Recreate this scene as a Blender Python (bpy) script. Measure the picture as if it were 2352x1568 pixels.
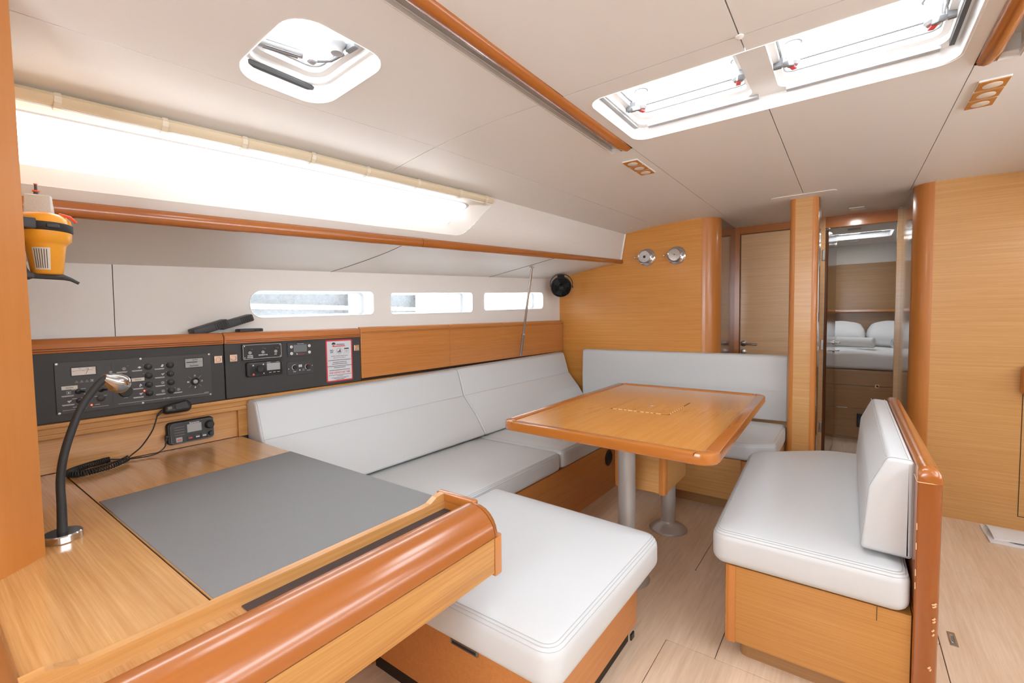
import bpy, bmesh, math, random
from mathutils import Vector, Matrix
random.seed(7)
for o in list(bpy.data.objects): bpy.data.objects.remove(o)
SC = bpy.context.scene
COL = SC.collection
PI = math.pi
# ------------------------------------------------------------------ camera
cam = bpy.data.cameras.new('camera'); camo = bpy.data.objects.new('camera', cam); COL.objects.link(camo)
cam.sensor_width = 36; cam.lens = 1050/2352*36; cam.clip_start = .02
def cam_axes(yaw, p, r):
    f = Vector((math.sin(yaw)*math.cos(p), math.cos(yaw)*math.cos(p), math.sin(p)))
    rt = Vector((math.cos(yaw), -math.sin(yaw), 0)); up = rt.cross(f)
    rt2 = rt*math.cos(r)+up*math.sin(r); return f, rt2, rt2.cross(f)
_f, _r, _u = cam_axes(math.radians(-36.45), math.radians(-2.9), math.radians(-.8))
camo.matrix_world = Matrix(((_r.x, _u.x, -_f.x, 0), (_r.y, _u.y, -_f.y, 0), (_r.z, _u.z, -_f.z, 1.26), (0, 0, 0, 1)))
SC.camera = camo
# ------------------------------------------------------------------ world, exposure
w = bpy.data.worlds.new('world'); SC.world = w; w.use_nodes = True
bg = w.node_tree.nodes['Background']; bg.inputs[0].default_value = (.90, .97, 1.06, 1); bg.inputs[1].default_value = 9.0
SC.view_settings.view_transform = 'Standard'; SC.view_settings.look = 'None'
SC.view_settings.exposure = 0.6; SC.view_settings.gamma = 1.0; SC.view_settings.use_curve_mapping = False
def portal(name, loc, rot, sx, sy):
    l = bpy.data.lights.new(name, 'AREA'); l.shape = 'RECTANGLE'; l.size = sx; l.size_y = sy; l.cycles.is_portal = True
    o = bpy.data.objects.new(name, l); COL.objects.link(o); o.location = loc; o.rotation_euler = rot
portal('skylight_portal', (-.255, 1.77, 2.12), (0, 0, 0), 1.05, .44)
portal('small_skylight_portal', (-1.3, .78, 2.12), (0, 0, 0), .36, .3)
portal('side_window_portal', (-1.99, .75, 1.83), (0, PI/2, 0), .3, 2.5)
portal('starboard_window_portal', (1.47, .75, 1.83), (0, -PI/2, 0), .3, 2.5)
portal('added_hatch_portal', (.78, .78, 2.12), (0, 0, 0), .36, .3)  # sampling portal for the added starboard hatch
portal('companionway_portal', (-.25, -1.05, 1.5), (PI/2, 0, 0), .95, .95)
# ------------------------------------------------------------------ materials
def lin(h):
    c = [int(h[i:i+2], 16)/255 for i in (0, 2, 4)]
    return tuple((v/12.92 if v <= .04045 else ((v+.055)/1.055)**2.4) for v in c)+(1,)
MATS = {}
def mat(name, col, rough=.5, metal=0., coat=0., spec=.5, emit=None, bump=None, trans=0):
    m = bpy.data.materials.new(name); m.use_nodes = True; nt = m.node_tree; b = nt.nodes['Principled BSDF']
    b.inputs['Base Color'].default_value = lin(col); b.inputs['Roughness'].default_value = rough
    b.inputs['Metallic'].default_value = metal; b.inputs['Coat Weight'].default_value = coat; b.inputs['Coat Roughness'].default_value = .12
    b.inputs['Specular IOR Level'].default_value = spec; b.inputs['Transmission Weight'].default_value = trans
    if emit: b.inputs['Emission Color'].default_value = lin(emit[0]); b.inputs['Emission Strength'].default_value = emit[1]
    # every surface carries a faint procedural variation of its own tone
    tc = nt.nodes.new('ShaderNodeTexCoord'); nz = nt.nodes.new('ShaderNodeTexNoise')
    sc, st, dv = bump or (120, .04, .03)
    nz.inputs['Scale'].default_value = sc; nz.inputs['Detail'].default_value = 3
    nt.links.new(tc.outputs['Object'], nz.inputs['Vector'])
    bp = nt.nodes.new('ShaderNodeBump'); bp.inputs['Strength'].default_value = st; bp.inputs['Distance'].default_value = .002
    nt.links.new(nz.outputs['Fac'], bp.inputs['Height']); nt.links.new(bp.outputs['Normal'], b.inputs['Normal'])
    hs = nt.nodes.new('ShaderNodeHueSaturation'); hs.inputs['Color'].default_value = lin(col)
    mr = nt.nodes.new('ShaderNodeMapRange'); mr.inputs['To Min'].default_value = 1-dv; mr.inputs['To Max'].default_value = 1+dv
    nt.links.new(nz.outputs['Fac'], mr.inputs['Value']); nt.links.new(mr.outputs['Result'], hs.inputs['Value'])
    nt.links.new(hs.outputs['Color'], b.inputs['Base Color'])
    MATS[name] = m; return m
def wood(name, c1, c2, axis='x', rough=.35, coat=.25, fine=150, stripe=14, contrast=1., broad=.35):
    m = bpy.data.materials.new(name); m.use_nodes = True; nt = m.node_tree; N = nt.nodes.new; L = nt.links.new
    b = nt.nodes['Principled BSDF']; b.inputs['Roughness'].default_value = rough
    b.inputs['Coat Weight'].default_value = coat; b.inputs['Coat Roughness'].default_value = .15
    tc = N('ShaderNodeTexCoord')
    def noise(along, across, detail, rough_=.6, dist=0):
        mp = N('ShaderNodeMapping'); s = [across]*3; s['xyz'.index(axis)] = along; mp.inputs['Scale'].default_value = s
        n = N('ShaderNodeTexNoise'); n.inputs['Scale'].default_value = 1; n.inputs['Detail'].default_value = detail
        n.inputs['Roughness'].default_value = rough_; n.inputs['Distortion'].default_value = dist
        L(tc.outputs['Object'], mp.inputs['Vector']); L(mp.outputs['Vector'], n.inputs['Vector']); return n.outputs['Fac']
    a = noise(3.5, fine, 3, .7); s = noise(.7, stripe, 4, .6, .03); g = noise(1.2, 4, 2)
    def math_(op, x, y):
        n = N('ShaderNodeMath'); n.operation = op
        for i, v in enumerate((x, y)):
            if isinstance(v, (int, float)): n.inputs[i].default_value = v
            else: L(v, n.inputs[i])
        return n.outputs[0]
    f = math_('ADD', math_('MULTIPLY', math_('SUBTRACT', a, .5), 1.1*contrast), math_('MULTIPLY', math_('SUBTRACT', s, .5), 0.75*contrast))
    f = math_('ADD', f, math_('MULTIPLY', math_('SUBTRACT', g, .5), broad)); f = math_('ADD', f, .5)
    rp = N('ShaderNodeValToRGB'); rp.color_ramp.elements[0].color = lin(c1); rp.color_ramp.elements[1].color = lin(c2)
    rp.color_ramp.elements[0].position = .12; rp.color_ramp.elements[1].position = .88
    L(f, rp.inputs['Fac']); L(rp.outputs['Color'], b.inputs['Base Color'])
    bp = N('ShaderNodeBump'); bp.inputs['Strength'].default_value = .06; bp.inputs['Distance'].default_value = .001
    L(a, bp.inputs['Height']); L(bp.outputs['Normal'], b.inputs['Normal'])
    MATS[name] = m; return m
wood('veneer_x', 'b87f3e', 'dcae70', 'x', .38, .2, fine=420, stripe=95, broad=.12, contrast=.85)                 # bulkheads, doors: grain athwartships
wood('veneer_orange', 'c47a2c', 'e5a655', 'x', .38, .2, fine=420, stripe=95, broad=.15, contrast=.85)
wood('veneer_bench', 'ab6f2e', 'cb944e', 'x', .38, .2, fine=420, stripe=95, broad=.12, contrast=.85)
wood('veneer_y', 'a96f30', 'd19c58', 'y', .38, .2, fine=220, stripe=34, broad=.25)
wood('desk_x', 'b07a42', 'd2a166', 'x', .25, .6, fine=190, stripe=26, broad=.3)
wood('desk_y', 'b57c40', 'd5a164', 'y', .3, .45, fine=150, stripe=20, broad=.3)
wood('table_y', 'b57230', 'd49a52', 'y', .2, .6, fine=220, stripe=40, broad=.2, contrast=.6)
wood('door_pale', 'bd9260', 'e0bb8c', 'x', .35, .3, fine=420, stripe=95, broad=.12, contrast=.85)
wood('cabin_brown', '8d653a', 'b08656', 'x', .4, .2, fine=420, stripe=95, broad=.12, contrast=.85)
wood('solid_y', '944e18', 'b06a2b', 'y', .25, .55, fine=60, stripe=6, contrast=.28)
wood('solid_x', 'a05a1e', 'bd7733', 'x', .25, .55, fine=60, stripe=6, contrast=.28)
wood('solid_z', 'b96f2d', 'd18c48', 'z', .36, .35, fine=60, stripe=6, contrast=.28)
wood('solid_deep', '884311', 'a05a1c', 'z', .25, .5, fine=60, stripe=6, contrast=.28)
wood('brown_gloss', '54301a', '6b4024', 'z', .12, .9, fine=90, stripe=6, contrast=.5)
wood('locker_y', 'b26a2c', 'd08c4a', 'y', .35, .3, fine=380, stripe=80, broad=.15, contrast=.85)
wood('floor_y', 'c8a98a', 'efd8bd', 'y', .34, .25, fine=70, stripe=7, contrast=.8, broad=.5)
wood('floor_dark', '5a3d28', '6d4c33', 'y', .5, 0)
mat('leatherette', 'cccece', .42, bump=(260, .12, .02), spec=.4)
mat('stitch', 'b4b3b0', .8)
mat('ceiling_vinyl', 'e3dfd9', .55, bump=(300, .12, .02))
mat('gelcoat', 'e0dbd4', .55, bump=(60, .02, .015))
mat('gelcoat_white', 'efefed', .25, bump=(60, .02, .01))
mat('hull_vinyl', 'ebe6df', .6, bump=(260, .15, .02))
mat('leather_tan', 'c1773f', .45, bump=(420, .35, .06))
mat('leather_stitch', '6b3d1e', .8)
mat('mat_cloth', '767676', .52, spec=.8, bump=(900, .5, .2))
mat('felt_brown', '4a3c38', .9, bump=(500, .4, .1))
mat('board_black', '393938', .55, bump=(700, .35, .06))
mat('plate_grey', '424140', .5, bump=(600, .2, .04))
mat('black', '1d1d1d', .4)
mat('black_rubber', '2b2b2b', .6)
mat('dark_grey', '3b3c3d', .5, bump=(300, .2, .05))
mat('gap_dark', '2b1d14', .8)
mat('lead_grey', '8b8b8b', .35, metal=.9)
mat('chrome', 'c9c9c9', .12, metal=1.)
mat('brushed_steel', 'b5b2ad', .32, metal=1., bump=(200, .1, .05))
mat('alu_grey', 'bdbab6', .42, metal=.35)
mat('white_print', 'd8d8d6', .6)
mat('white_plastic', 'e2e0dc', .4)
mat('cream_plastic', 'd9cdb6', .5)
mat('paper', 'cfd0d2', .7)
mat('label_tape', 'd9d2c4', .6)
mat('red_print', 'd4383d', .6)
mat('red_tab', 'e05555', .5)
mat('red_led', 'ff2010', .4, emit=('ff2a18', 14))
mat('lcd', 'a5a6a4', .3)
mat('lcd_dark', '6d7072', .3)
mat('ink', '33333a', .7)
mat('meter_face', 'e3d9cd', .5)
mat('epirb_yellow', 'f0a52e', .38, bump=(80, .03, .02))
mat('reflective', 'c8c4bd', .35, bump=(300, .3, .15))
mat('orange', 'e8542a', .5)
mat('grey_plastic', 'a3a3a3', .4)
mat('grey_plastic_dark', '757575', .45)
mat('seal_grey', '4c4c4c', .7)
mat('blind_weave', 'd8c7a8', .7, bump=(800, .5, .08))
mat('bed_linen', 'e4e3e2', .8, bump=(14, .5, .02))
mat('towel', 'e6e5e3', .95, bump=(400, .8, .03))
mat('copper', 'd9bda6', .22, metal=.7)
mat('lamp_glass', 'd8cdbd', .3)
mat('lamp_wood', 'b97a35', .4)
mat('scuff', 'e8b98a', .6)
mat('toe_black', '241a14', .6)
mat('moored_hull', '3a3d3f', .5, bump=(3, .05, .25))
def glass_mat(name, tint, alpha):
    m = bpy.data.materials.new(name); m.use_nodes = True; nt = m.node_tree; nt.nodes.clear(); N = nt.nodes.new
    o = N('ShaderNodeOutputMaterial'); t = N('ShaderNodeBsdfTransparent'); d = N('ShaderNodeBsdfPrincipled'); x = N('ShaderNodeMixShader')
    t.inputs[0].default_value = lin(tint); d.inputs['Base Color'].default_value = lin('d8d8d8'); d.inputs['Roughness'].default_value = .08
    nz = N('ShaderNodeTexNoise'); nz.inputs['Scale'].default_value = 40; tc = N('ShaderNodeTexCoord'); nt.links.new(tc.outputs['Object'], nz.inputs['Vector'])
    mr = N('ShaderNodeMapRange'); mr.inputs['To Min'].default_value = alpha*.6; mr.inputs['To Max'].default_value = alpha*1.4
    nt.links.new(nz.outputs['Fac'], mr.inputs['Value']); nt.links.new(mr.outputs['Result'], x.inputs[0])
    nt.links.new(t.outputs[0], x.inputs[1]); nt.links.new(d.outputs[0], x.inputs[2]); nt.links.new(x.outputs[0], o.inputs[0]); MATS[name] = m
glass_mat('clear_glass', 'ffffff', .06)
glass_mat('dusty_glass', 'dfe2e2', .3)
# ------------------------------------------------------------------ mesh helpers
def M4(o, ax, ay, az):
    ax, ay, az = Vector(ax).normalized(), Vector(ay).normalized(), Vector(az).normalized()
    return Matrix(((ax.x, ay.x, az.x, o[0]), (ax.y, ay.y, az.y, o[1]), (ax.z, ay.z, az.z, o[2]), (0, 0, 0, 1)))
def frame_z(o, d):
    d = Vector(d).normalized(); h = Vector((0, 0, 1)) if abs(d.z) < .9 else Vector((1, 0, 0))
    a = h.cross(d).normalized(); return M4(o, a, d.cross(a), d)
PANEL = lambda y, z, x=-2.31: M4((x, y, z), (0, 1, 0), (0, 0, 1), (1, 0, 0))
BULK = lambda x, z, y=3.96: M4((x, y, z), (1, 0, 0), (0, 0, 1), (0, -1, 0))
def box(bm, x0, x1, y0, y1, z0, z1, M=None):
    vs = [bm.verts.new((x, y, z)) for x in (x0, x1) for y in (y0, y1) for z in (z0, z1)]
    fs = [bm.faces.new([vs[i] for i in q]) for q in ((0, 1, 3, 2), (4, 6, 7, 5), (0, 4, 5, 1), (2, 3, 7, 6), (0, 2, 6, 4), (1, 5, 7, 3))]
    if M: bmesh.ops.transform(bm, matrix=M, verts=vs)
    return vs, fs
def rbox(bm, x0, x1, y0, y1, z0, z1, r=.005, seg=2, M=None):
    t = bmesh.new(); box(t, x0, x1, y0, y1, z0, z1)
    bmesh.ops.bevel(t, geom=list(t.edges), offset=r, segments=seg, profile=.5, affect='EDGES')
    join(bm, t, M)
def join(bm, t, M=None):
    t.verts.index_update(); mp = []
    for v in t.verts: mp.append(bm.verts.new(M @ v.co if M else v.co))
    for f in t.faces:
        try: bm.faces.new([mp[v.index] for v in f.verts])
        except ValueError: pass
    t.free()
def prism(bm, pts, z0, z1, M=None):
    n = len(pts); a = [bm.verts.new((p[0], p[1], z0)) for p in pts]; b = [bm.verts.new((p[0], p[1], z1)) for p in pts]
    bm.faces.new(a[::-1]); bm.faces.new(b)
    for i in range(n): bm.faces.new((a[i], a[(i+1) % n], b[(i+1) % n], b[i]))
    if M: bmesh.ops.transform(bm, matrix=M, verts=a+b)
def tube(bm, pts, r, seg=8, closed=False, rs=None, cap=True):
    pts = [Vector(p) for p in pts]; n = len(pts); rings = []; prev = None
    for i, p in enumerate(pts):
        if closed: d = pts[(i+1) % n]-pts[i-1]
        else: d = pts[min(i+1, n-1)]-pts[max(i-1, 0)]
        d.normalize()
        if prev is None:
            h = Vector((0, 0, 1)) if abs(d.z) < .9 else Vector((1, 0, 0)); a = h.cross(d).normalized()
        else: a = (prev-d*prev.dot(d)).normalized()
        prev = a; b = d.cross(a); rr = rs[i] if rs else r
        rings.append([bm.verts.new(p+(a*math.cos(2*PI*k/seg)+b*math.sin(2*PI*k/seg))*rr) for k in range(seg)])
    for i in range(n if closed else n-1):
        A, B = rings[i], rings[(i+1) % n]
        for k in range(seg): bm.faces.new((A[k], A[(k+1) % seg], B[(k+1) % seg], B[k]))
    if cap and not closed: bm.faces.new(rings[0][::-1]); bm.faces.new(rings[-1])
def lathe(bm, prof, M=None, seg=24, sx=1., sy=1.):
    rings = []; vs = []
    for r, z in prof:
        if r < 1e-6: ring = [bm.verts.new((0, 0, z))]
        else: ring = [bm.verts.new((r*sx*math.cos(2*PI*k/seg), r*sy*math.sin(2*PI*k/seg), z)) for k in range(seg)]
        rings.append(ring); vs += ring
    for A, B in zip(rings, rings[1:]):
        for k in range(seg):
            a0, a1 = A[k % len(A)], A[(k+1) % len(A)]; b0, b1 = B[k % len(B)], B[(k+1) % len(B)]
            q = [a0]
            for v in (a1, b1, b0):
                if v not in q: q.append(v)
            if len(q) > 2: bm.faces.new(q)
    if len(rings[0]) > 1: bm.faces.new(rings[0][::-1])
    if len(rings[-1]) > 1: bm.faces.new(rings[-1])
    if M: bmesh.ops.transform(bm, matrix=M, verts=vs)
def rpoly(pts, r, seg=5):
    out = []; n = len(pts)
    for i in range(n):
        p = Vector(pts[i][:2]); a = Vector(pts[i-1][:2])-p; b = Vector(pts[(i+1) % n][:2])-p
        rr = r[i] if isinstance(r, (list, tuple)) else r
        if rr <= 0: out.append((p.x, p.y)); continue
        la, lb = a.length, b.length; a.normalize(); b.normalize(); ang = a.angle(b); d = min(rr/math.tan(ang/2), la*.49, lb*.49); rad = d*math.tan(ang/2)
        c = p+(a+b).normalized()*(rad/math.sin(ang/2)); s = p+a*d-c; e = p+b*d-c
        a0 = math.atan2(s.y, s.x); a1 = math.atan2(e.y, e.x); da = (a1-a0+PI) % (2*PI)-PI
        for k in range(seg+1): t = a0+da*k/seg; out.append((c.x+rad*math.cos(t), c.y+rad*math.sin(t)))
    return out
def rrect(x0, x1, y0, y1, r, seg=5): return rpoly([(x0, y0), (x1, y0), (x1, y1), (x0, y1)], r, seg)
def dense(pts, step):
    out = []; n = len(pts)
    for i in range(n):
        a, b = Vector(pts[i]), Vector(pts[(i+1) % n]); k = max(1, int((b-a).length/step))
        for j in range(k): out.append(tuple(a.lerp(b, j/k)))
    return out
def inset(poly, d):
    n = len(poly); out = []
    for i in range(n):
        p, a, b = Vector(poly[i]), Vector(poly[i-1]), Vector(poly[(i+1) % n])
        t1, t2 = (p-a), (b-p)
        if t1.length < 1e-7: t1 = t2
        if t2.length < 1e-7: t2 = t1
        t1, t2 = t1.normalized(), t2.normalized(); n1, n2 = Vector((-t1.y, t1.x)), Vector((-t2.y, t2.x)); m = n1+n2
        m = m.normalized() if m.length > 1e-6 else n1; k = max(.5, m.dot(n1)); out.append(p+m*d/k)
    return out
def area2(p): return sum(p[i-1][0]*p[i][1]-p[i][0]*p[i-1][1] for i in range(len(p)))
def ccw(p): return list(p) if area2(p) > 0 else list(p)[::-1]
def loft(bm, poly, prof, M=None, top=None):
    """stack of outlines: prof is [(inset, z)...] from the bottom up; top = (rings, puff) domes the top"""
    poly = ccw(poly); rings = []; vs = []
    for d, z in prof:
        q = inset(poly, d) if abs(d) > 1e-9 else [Vector(p) for p in poly]
        rings.append([bm.verts.new((p[0], p[1], z)) for p in q])
    last = [v.co.copy() for v in rings[-1]]; zt = prof[-1][1]; c = sum((v for v in last), Vector())/len(last)
    if top:
        k, puff = top
        for j in range(1, k):
            s = 1-(j/k); z = zt+puff*(1-s**6)
            rings.append([bm.verts.new((c.x+(v.x-c.x)*s, c.y+(v.y-c.y)*s, z)) for v in last])
    n = len(poly)
    for A, B in zip(rings, rings[1:]):
        for i in range(n): bm.faces.new((A[i], A[(i+1) % n], B[(i+1) % n], B[i]))
    bm.faces.new(rings[0][::-1])
    if top:
        v = bm.verts.new((c.x, c.y, zt+top[1])); vs.append(v); R = rings[-1]
        for i in range(n): bm.faces.new((R[i], R[(i+1) % n], v))
    else: bm.faces.new(rings[-1])
    for R in rings: vs += R
    if M: bmesh.ops.transform(bm, matrix=M, verts=vs)
def soft(z0, z1, r, k=4):
    return [(r*(1-math.sin(PI/2*i/k)), z0+r*(1-math.cos(PI/2*i/k))) for i in range(k+1)]+[(r*(1-math.cos(PI/2*i/k)), z1-r*(1-math.sin(PI/2*i/k))) for i in range(k+1)]
def fill(bm, outer, holes=(), f=None, cut=None):
    """flat sheet with holes, cut into strips (so that it can be bent), lifted by f(x, y) -> (x, y, z)"""
    t = bmesh.new(); es = []
    for lp in [ccw(outer)]+[ccw(h)[::-1] for h in holes]:
        vs = [t.verts.new((p[0], p[1], 0)) for p in lp]
        es += [t.edges.new((vs[i], vs[(i+1) % len(vs)])) for i in range(len(vs))]
    bmesh.ops.triangle_fill(t, use_beauty=True, use_dissolve=False, edges=es, normal=(0, 0, 1))
    for ax, vals in (cut or {}).items():
        for v in vals:
            co = (v, 0, 0) if ax == 'x' else (0, v, 0); no = (1, 0, 0) if ax == 'x' else (0, 1, 0)
            bmesh.ops.bisect_plane(t, geom=list(t.verts)+list(t.edges)+list(t.faces), plane_co=co, plane_no=no, dist=1e-5)
    if f:
        for v in t.verts: v.co = Vector(f(v.co.x, v.co.y))
    join(bm, t)
def grid(bm, f, nu, nv):
    g = [[bm.verts.new(f(i/nu, j/nv)) for j in range(nv+1)] for i in range(nu+1)]
    for i in range(nu):
        for j in range(nv): bm.faces.new((g[i][j], g[i+1][j], g[i+1][j+1], g[i][j+1]))
def bezier(ps, n=24):
    """Catmull-Rom through the points"""
    P = [Vector(p) for p in ps]; P = [2*P[0]-P[1]]+P+[2*P[-1]-P[-2]]; out = []
    for i in range(1, len(P)-2):
        for k in range(n):
            t = k/n; a, b, c, d = P[i-1:i+3]
            out.append(.5*((2*b)+(c-a)*t+(2*a-5*b+4*c-d)*t*t+(3*b-a-3*c+d)*t**3))
    out.append(P[-2]); return out
# ------------------------------------------------------------------ object helpers
def obj(name, bm, m, parent=None, smooth=False, thick=0, auto=None):
    bmesh.ops.remove_doubles(bm, verts=list(bm.verts), dist=1e-6)
    bmesh.ops.recalc_face_normals(bm, faces=list(bm.faces))
    me = bpy.data.meshes.new(name); bm.to_mesh(me); bm.free()
    if smooth: me.polygons.foreach_set('use_smooth', [True]*len(me.polygons))
    me.materials.append(MATS[m]); o = bpy.data.objects.new(name, me); COL.objects.link(o)
    if smooth and auto != 0:
        try: me.set_sharp_from_angle(angle=math.radians(auto or 40))
        except Exception: pass
    if parent: adopt(o, parent)
    return o
def root_matrix(o):
    return Matrix.Translation(o.location) @ o.rotation_euler.to_matrix().to_4x4() if o.type == 'EMPTY' else Matrix.Identity(4)
def adopt(o, parent):
    o.parent = parent; o.matrix_parent_inverse = root_matrix(parent).inverted()
def thing(name, label, cat, loc=(0, 0, 0), group=None):
    o = bpy.data.objects.new(name, None); COL.objects.link(o); o.location = loc; o.empty_display_size = .05
    return tag(o, label, cat, group)
def tag(o, label, cat=None, group=None, kind=None):
    if label: o['label'] = label
    if cat: o['category'] = cat
    if group: o['group'] = group
    if kind: o['kind'] = kind
    return o
def struct(name, bm, m, parent=None, label=None, **k):
    o = obj(name, bm, m, parent, **k)
    if not parent: o['kind'] = 'structure'
    if label: o['label'] = label
    return o
def dup(root, off, label=None):
    r = root.copy(); COL.objects.link(r); r.location = root.location+Vector(off)
    if label: r['label'] = label
    for ch in list(root.children):
        c = ch.copy(); COL.objects.link(c); c.parent = r
        for g in ch.children:
            d = g.copy(); COL.objects.link(d); d.parent = c
    return r
def text(bm, s, size, M, align='CENTER', bold=0):
    cu = bpy.data.curves.new('t', 'FONT'); cu.body = s; cu.size = size; cu.align_x = align; cu.align_y = 'CENTER'; cu.resolution_u = 2
    if bold: cu.offset = bold
    o = bpy.data.objects.new('t', cu); me = bpy.data.meshes.new_from_object(o)
    t = bmesh.new(); t.from_mesh(me); join(bm, t, M)
    bpy.data.objects.remove(o); bpy.data.curves.remove(cu); bpy.data.meshes.remove(me)
def new(): return bmesh.new()
def one(fn, *a, **k):
    bm = bmesh.new(); fn(bm, *a, **k); return bm
# ================================================================== SHELL
XC = -.26
def mx(x): return 2*XC-x
def zc(x, y):
    u = abs(x-XC); return 2.03+max(0, y-1.43)*.01-.116*max(0, u-.7)**2
def lerp_poly(P, y):
    for (x0, y0), (x1, y1) in zip(P, P[1:]):
        if y <= y1: break
    return x0+(x1-x0)*(y-y0)/(y1-y0)
L1 = [(-1.70, -1.1), (-1.573, .195), (-1.54, .617), (-1.449, 1.43), (-1.40, 2.457), (-1.346, 3.99)]
ED = [(-1.99, -1.1), (-1.885, .24), (-1.854, .53), (-1.796, 1.01), (-1.714, 2.08), (-1.64, 3.99)]
def line(P, y0, y1, dx=0, n=8): return [(lerp_poly(P, y0+(y1-y0)*i/n)+dx, y0+(y1-y0)*i/n) for i in range(n+1)]
SMALL_H = rrect(-1.485, -1.115, .628, .925, .08, 7)
BIG_H = rrect(-.775, .262, 1.52, 2.0, .06, 7)
YB, YR, YD, YS = 3.96, 3.80, 4.68, 1.43
ceil = new()
ol = line(ED, -1.1, 3.99, -.02)+[(-.95, 3.99), (-.95, 4.75), (mx(-.95), 4.75), (mx(-.95), 3.99)]+[(mx(x), y) for x, y in line(ED, -1.1, 3.99, -.02)[::-1]]
rail_l = [(-.915, -1.0), (-.845, -1.0), (-.845, 2.05), (-.915, 2.05)]
rail_r = [(mx(x), y) for x, y in rail_l]
CUTX = [-1.9+.07*i for i in range(14)]+[.45+.07*i for i in range(14)]
SMALL_S = [(mx(x), y) for x, y in SMALL_H]
fill(ceil, ol, [SMALL_H, SMALL_S, BIG_H, rail_l, rail_r], lambda x, y: (x, y, zc(x, y)+.012), {'x': CUTX})
ceiling = struct('ceiling', ceil, 'gelcoat', label='off-white cambered cabin ceiling of vinyl panels with thin seams', smooth=True)
def cpanel(pts, holes=(), m='ceiling_vinyl', dz=0, name='ceiling_panel'):
    bm = new(); fill(bm, pts, holes, lambda x, y: (x, y, zc(x, y)+dz), {'x': CUTX, 'y': [YS]})
    # returned edges, so that each panel has thickness at its seams
    ed = [e for e in bm.edges if e.is_boundary]; r = bmesh.ops.extrude_edge_only(bm, edges=ed)
    for v in r['geom']:
        if isinstance(v, bmesh.types.BMVert): v.co.z += .011
    return obj(name, bm, m, ceiling, smooth=True)
g = .0016
for s in (0, 1):
    q = (lambda P: [(mx(x), y) for x, y in P]) if s else (lambda P: P)
    cpanel(q(line(ED, -1.1, YS-g)+line(L1, -1.1, YS-g, -g)[::-1]))
    cpanel(q(line(ED, YS+g, 3.99)+line(L1, YS+g, 3.99, -g)[::-1]))
    cpanel(q(line(L1, -1.1, YS-g, g)+[(-.917, YS-g), (-.917, -1.1)]), [SMALL_S] if s else [SMALL_H])
    cpanel(q(line(L1, YS+g, 3.99, g)+[(-.823, 3.99)]+rpoly([(-.823, 2.075), (-.917, 2.075)], 0)+[(-.917, 2.06), (-.917, YS+g)]))
    cpanel(q([(-.84, -1.1), (-.818, YS-g), (XC-g, YS-g), (XC-g, -1.1)]))
    arcs = ccw(BIG_H)
    lo = sorted([p for p in arcs if p[0] < XC and p[1] < 1.76], key=lambda p: (-p[0], p[1]))
    hi = [(x, 3.52-y) for x, y in lo][::-1]
    cpanel(q([(-.82, YS+g), (XC-g, YS+g), (XC-g, 1.52)]+lo+hi+[(XC-g, 2.0), (XC-g, 4.72), (-.9, 4.72), (-.9, 3.99), (-.82, 3.99)]))
bm = new(); lathe(bm, [(.011, 0), (.012, -.004), (.006, -.007), (0, -.008)], Matrix.Translation((XC, YS, zc(XC, YS)))); obj('seam_cap', bm, 'white_plastic', ceiling, smooth=True)
for x, y in ((-1.52, 3.80), (-.835, 4.60), (.30, 4.60)):
    bm = new(); lathe(bm, [(.008, 0), (.009, -.003), (0, -.006)], Matrix.Translation((x, y, zc(x, y))), 12); obj('seam_cap', bm, 'white_plastic', ceiling, smooth=True)
cpanel(rrect(-.45, -.08, 3.60, 3.90, .03), dz=-.004, name='access_cover')
# ---- floor
fl = new(); box(fl, -2.5, 2.0, -1.2, 5.70, -.04, -.008)
floor = struct('floor', fl, 'floor_dark', label='pale oak cabin sole with removable hatch boards')
def board(x0, x1, y0, y1, r=0.0):
    G = .0014; bm = new(); loft(bm, rrect(x0+G, x1-G, y0+G, y1-G, max(r, .001), 4), [(0, -.008), (0, -.0008), (.0008, 0)])
    return obj('floor_board', bm, 'floor_y', floor)
G = .0014; bm = new(); loft(bm, [(-2.5, -1.2), (-.553-G, -1.2), (-.553-G, 1.736+G), (-.376-G, 1.736+G), (-.376-G, 2.306-G), (-.592-G, 2.306-G), (-.592-G, 5.68), (-2.5, 5.68)], [(0, -.008), (0, -.0008), (.0008, 0)]); obj('floor_board', bm, 'floor_y', floor)
board(-.553, .30, .7, 1.736, .012); board(-.553, .30, -1.2, .7)
board(-.376, .30, 1.736, 2.306)
board(-.592, .30, 2.306, 3.013, .01); board(-.592, .30, 3.013, 5.68)
board(.30, 1.1, -1.2, 3.013); board(.30, 1.1, 3.013, 5.68); board(1.1, 2.0, -1.2, 5.68)
t = thing('floor_latch', 'small flush metal ring pull in the floor beside the bench', 'latch', (.343, 2.37, 0))
bm = new(); loft(bm, rrect(.331, .355, 2.322, 2.42, .004), [(0, -.001), (0, .0012), (.001, .0016)]); obj('plate', bm, 'brushed_steel', t)
bm = new(); loft(bm, rrect(.336, .350, 2.33, 2.39, .003), [(0, .001), (0, .002)]); obj('well', bm, 'grey_plastic_dark', t)
bm = new(); tube(bm, [(.337, 2.395, .003), (.337, 2.34, .003), (.349, 2.34, .003), (.349, 2.395, .003)], .0016, 6, True); obj('ring', bm, 'chrome', t)
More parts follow.
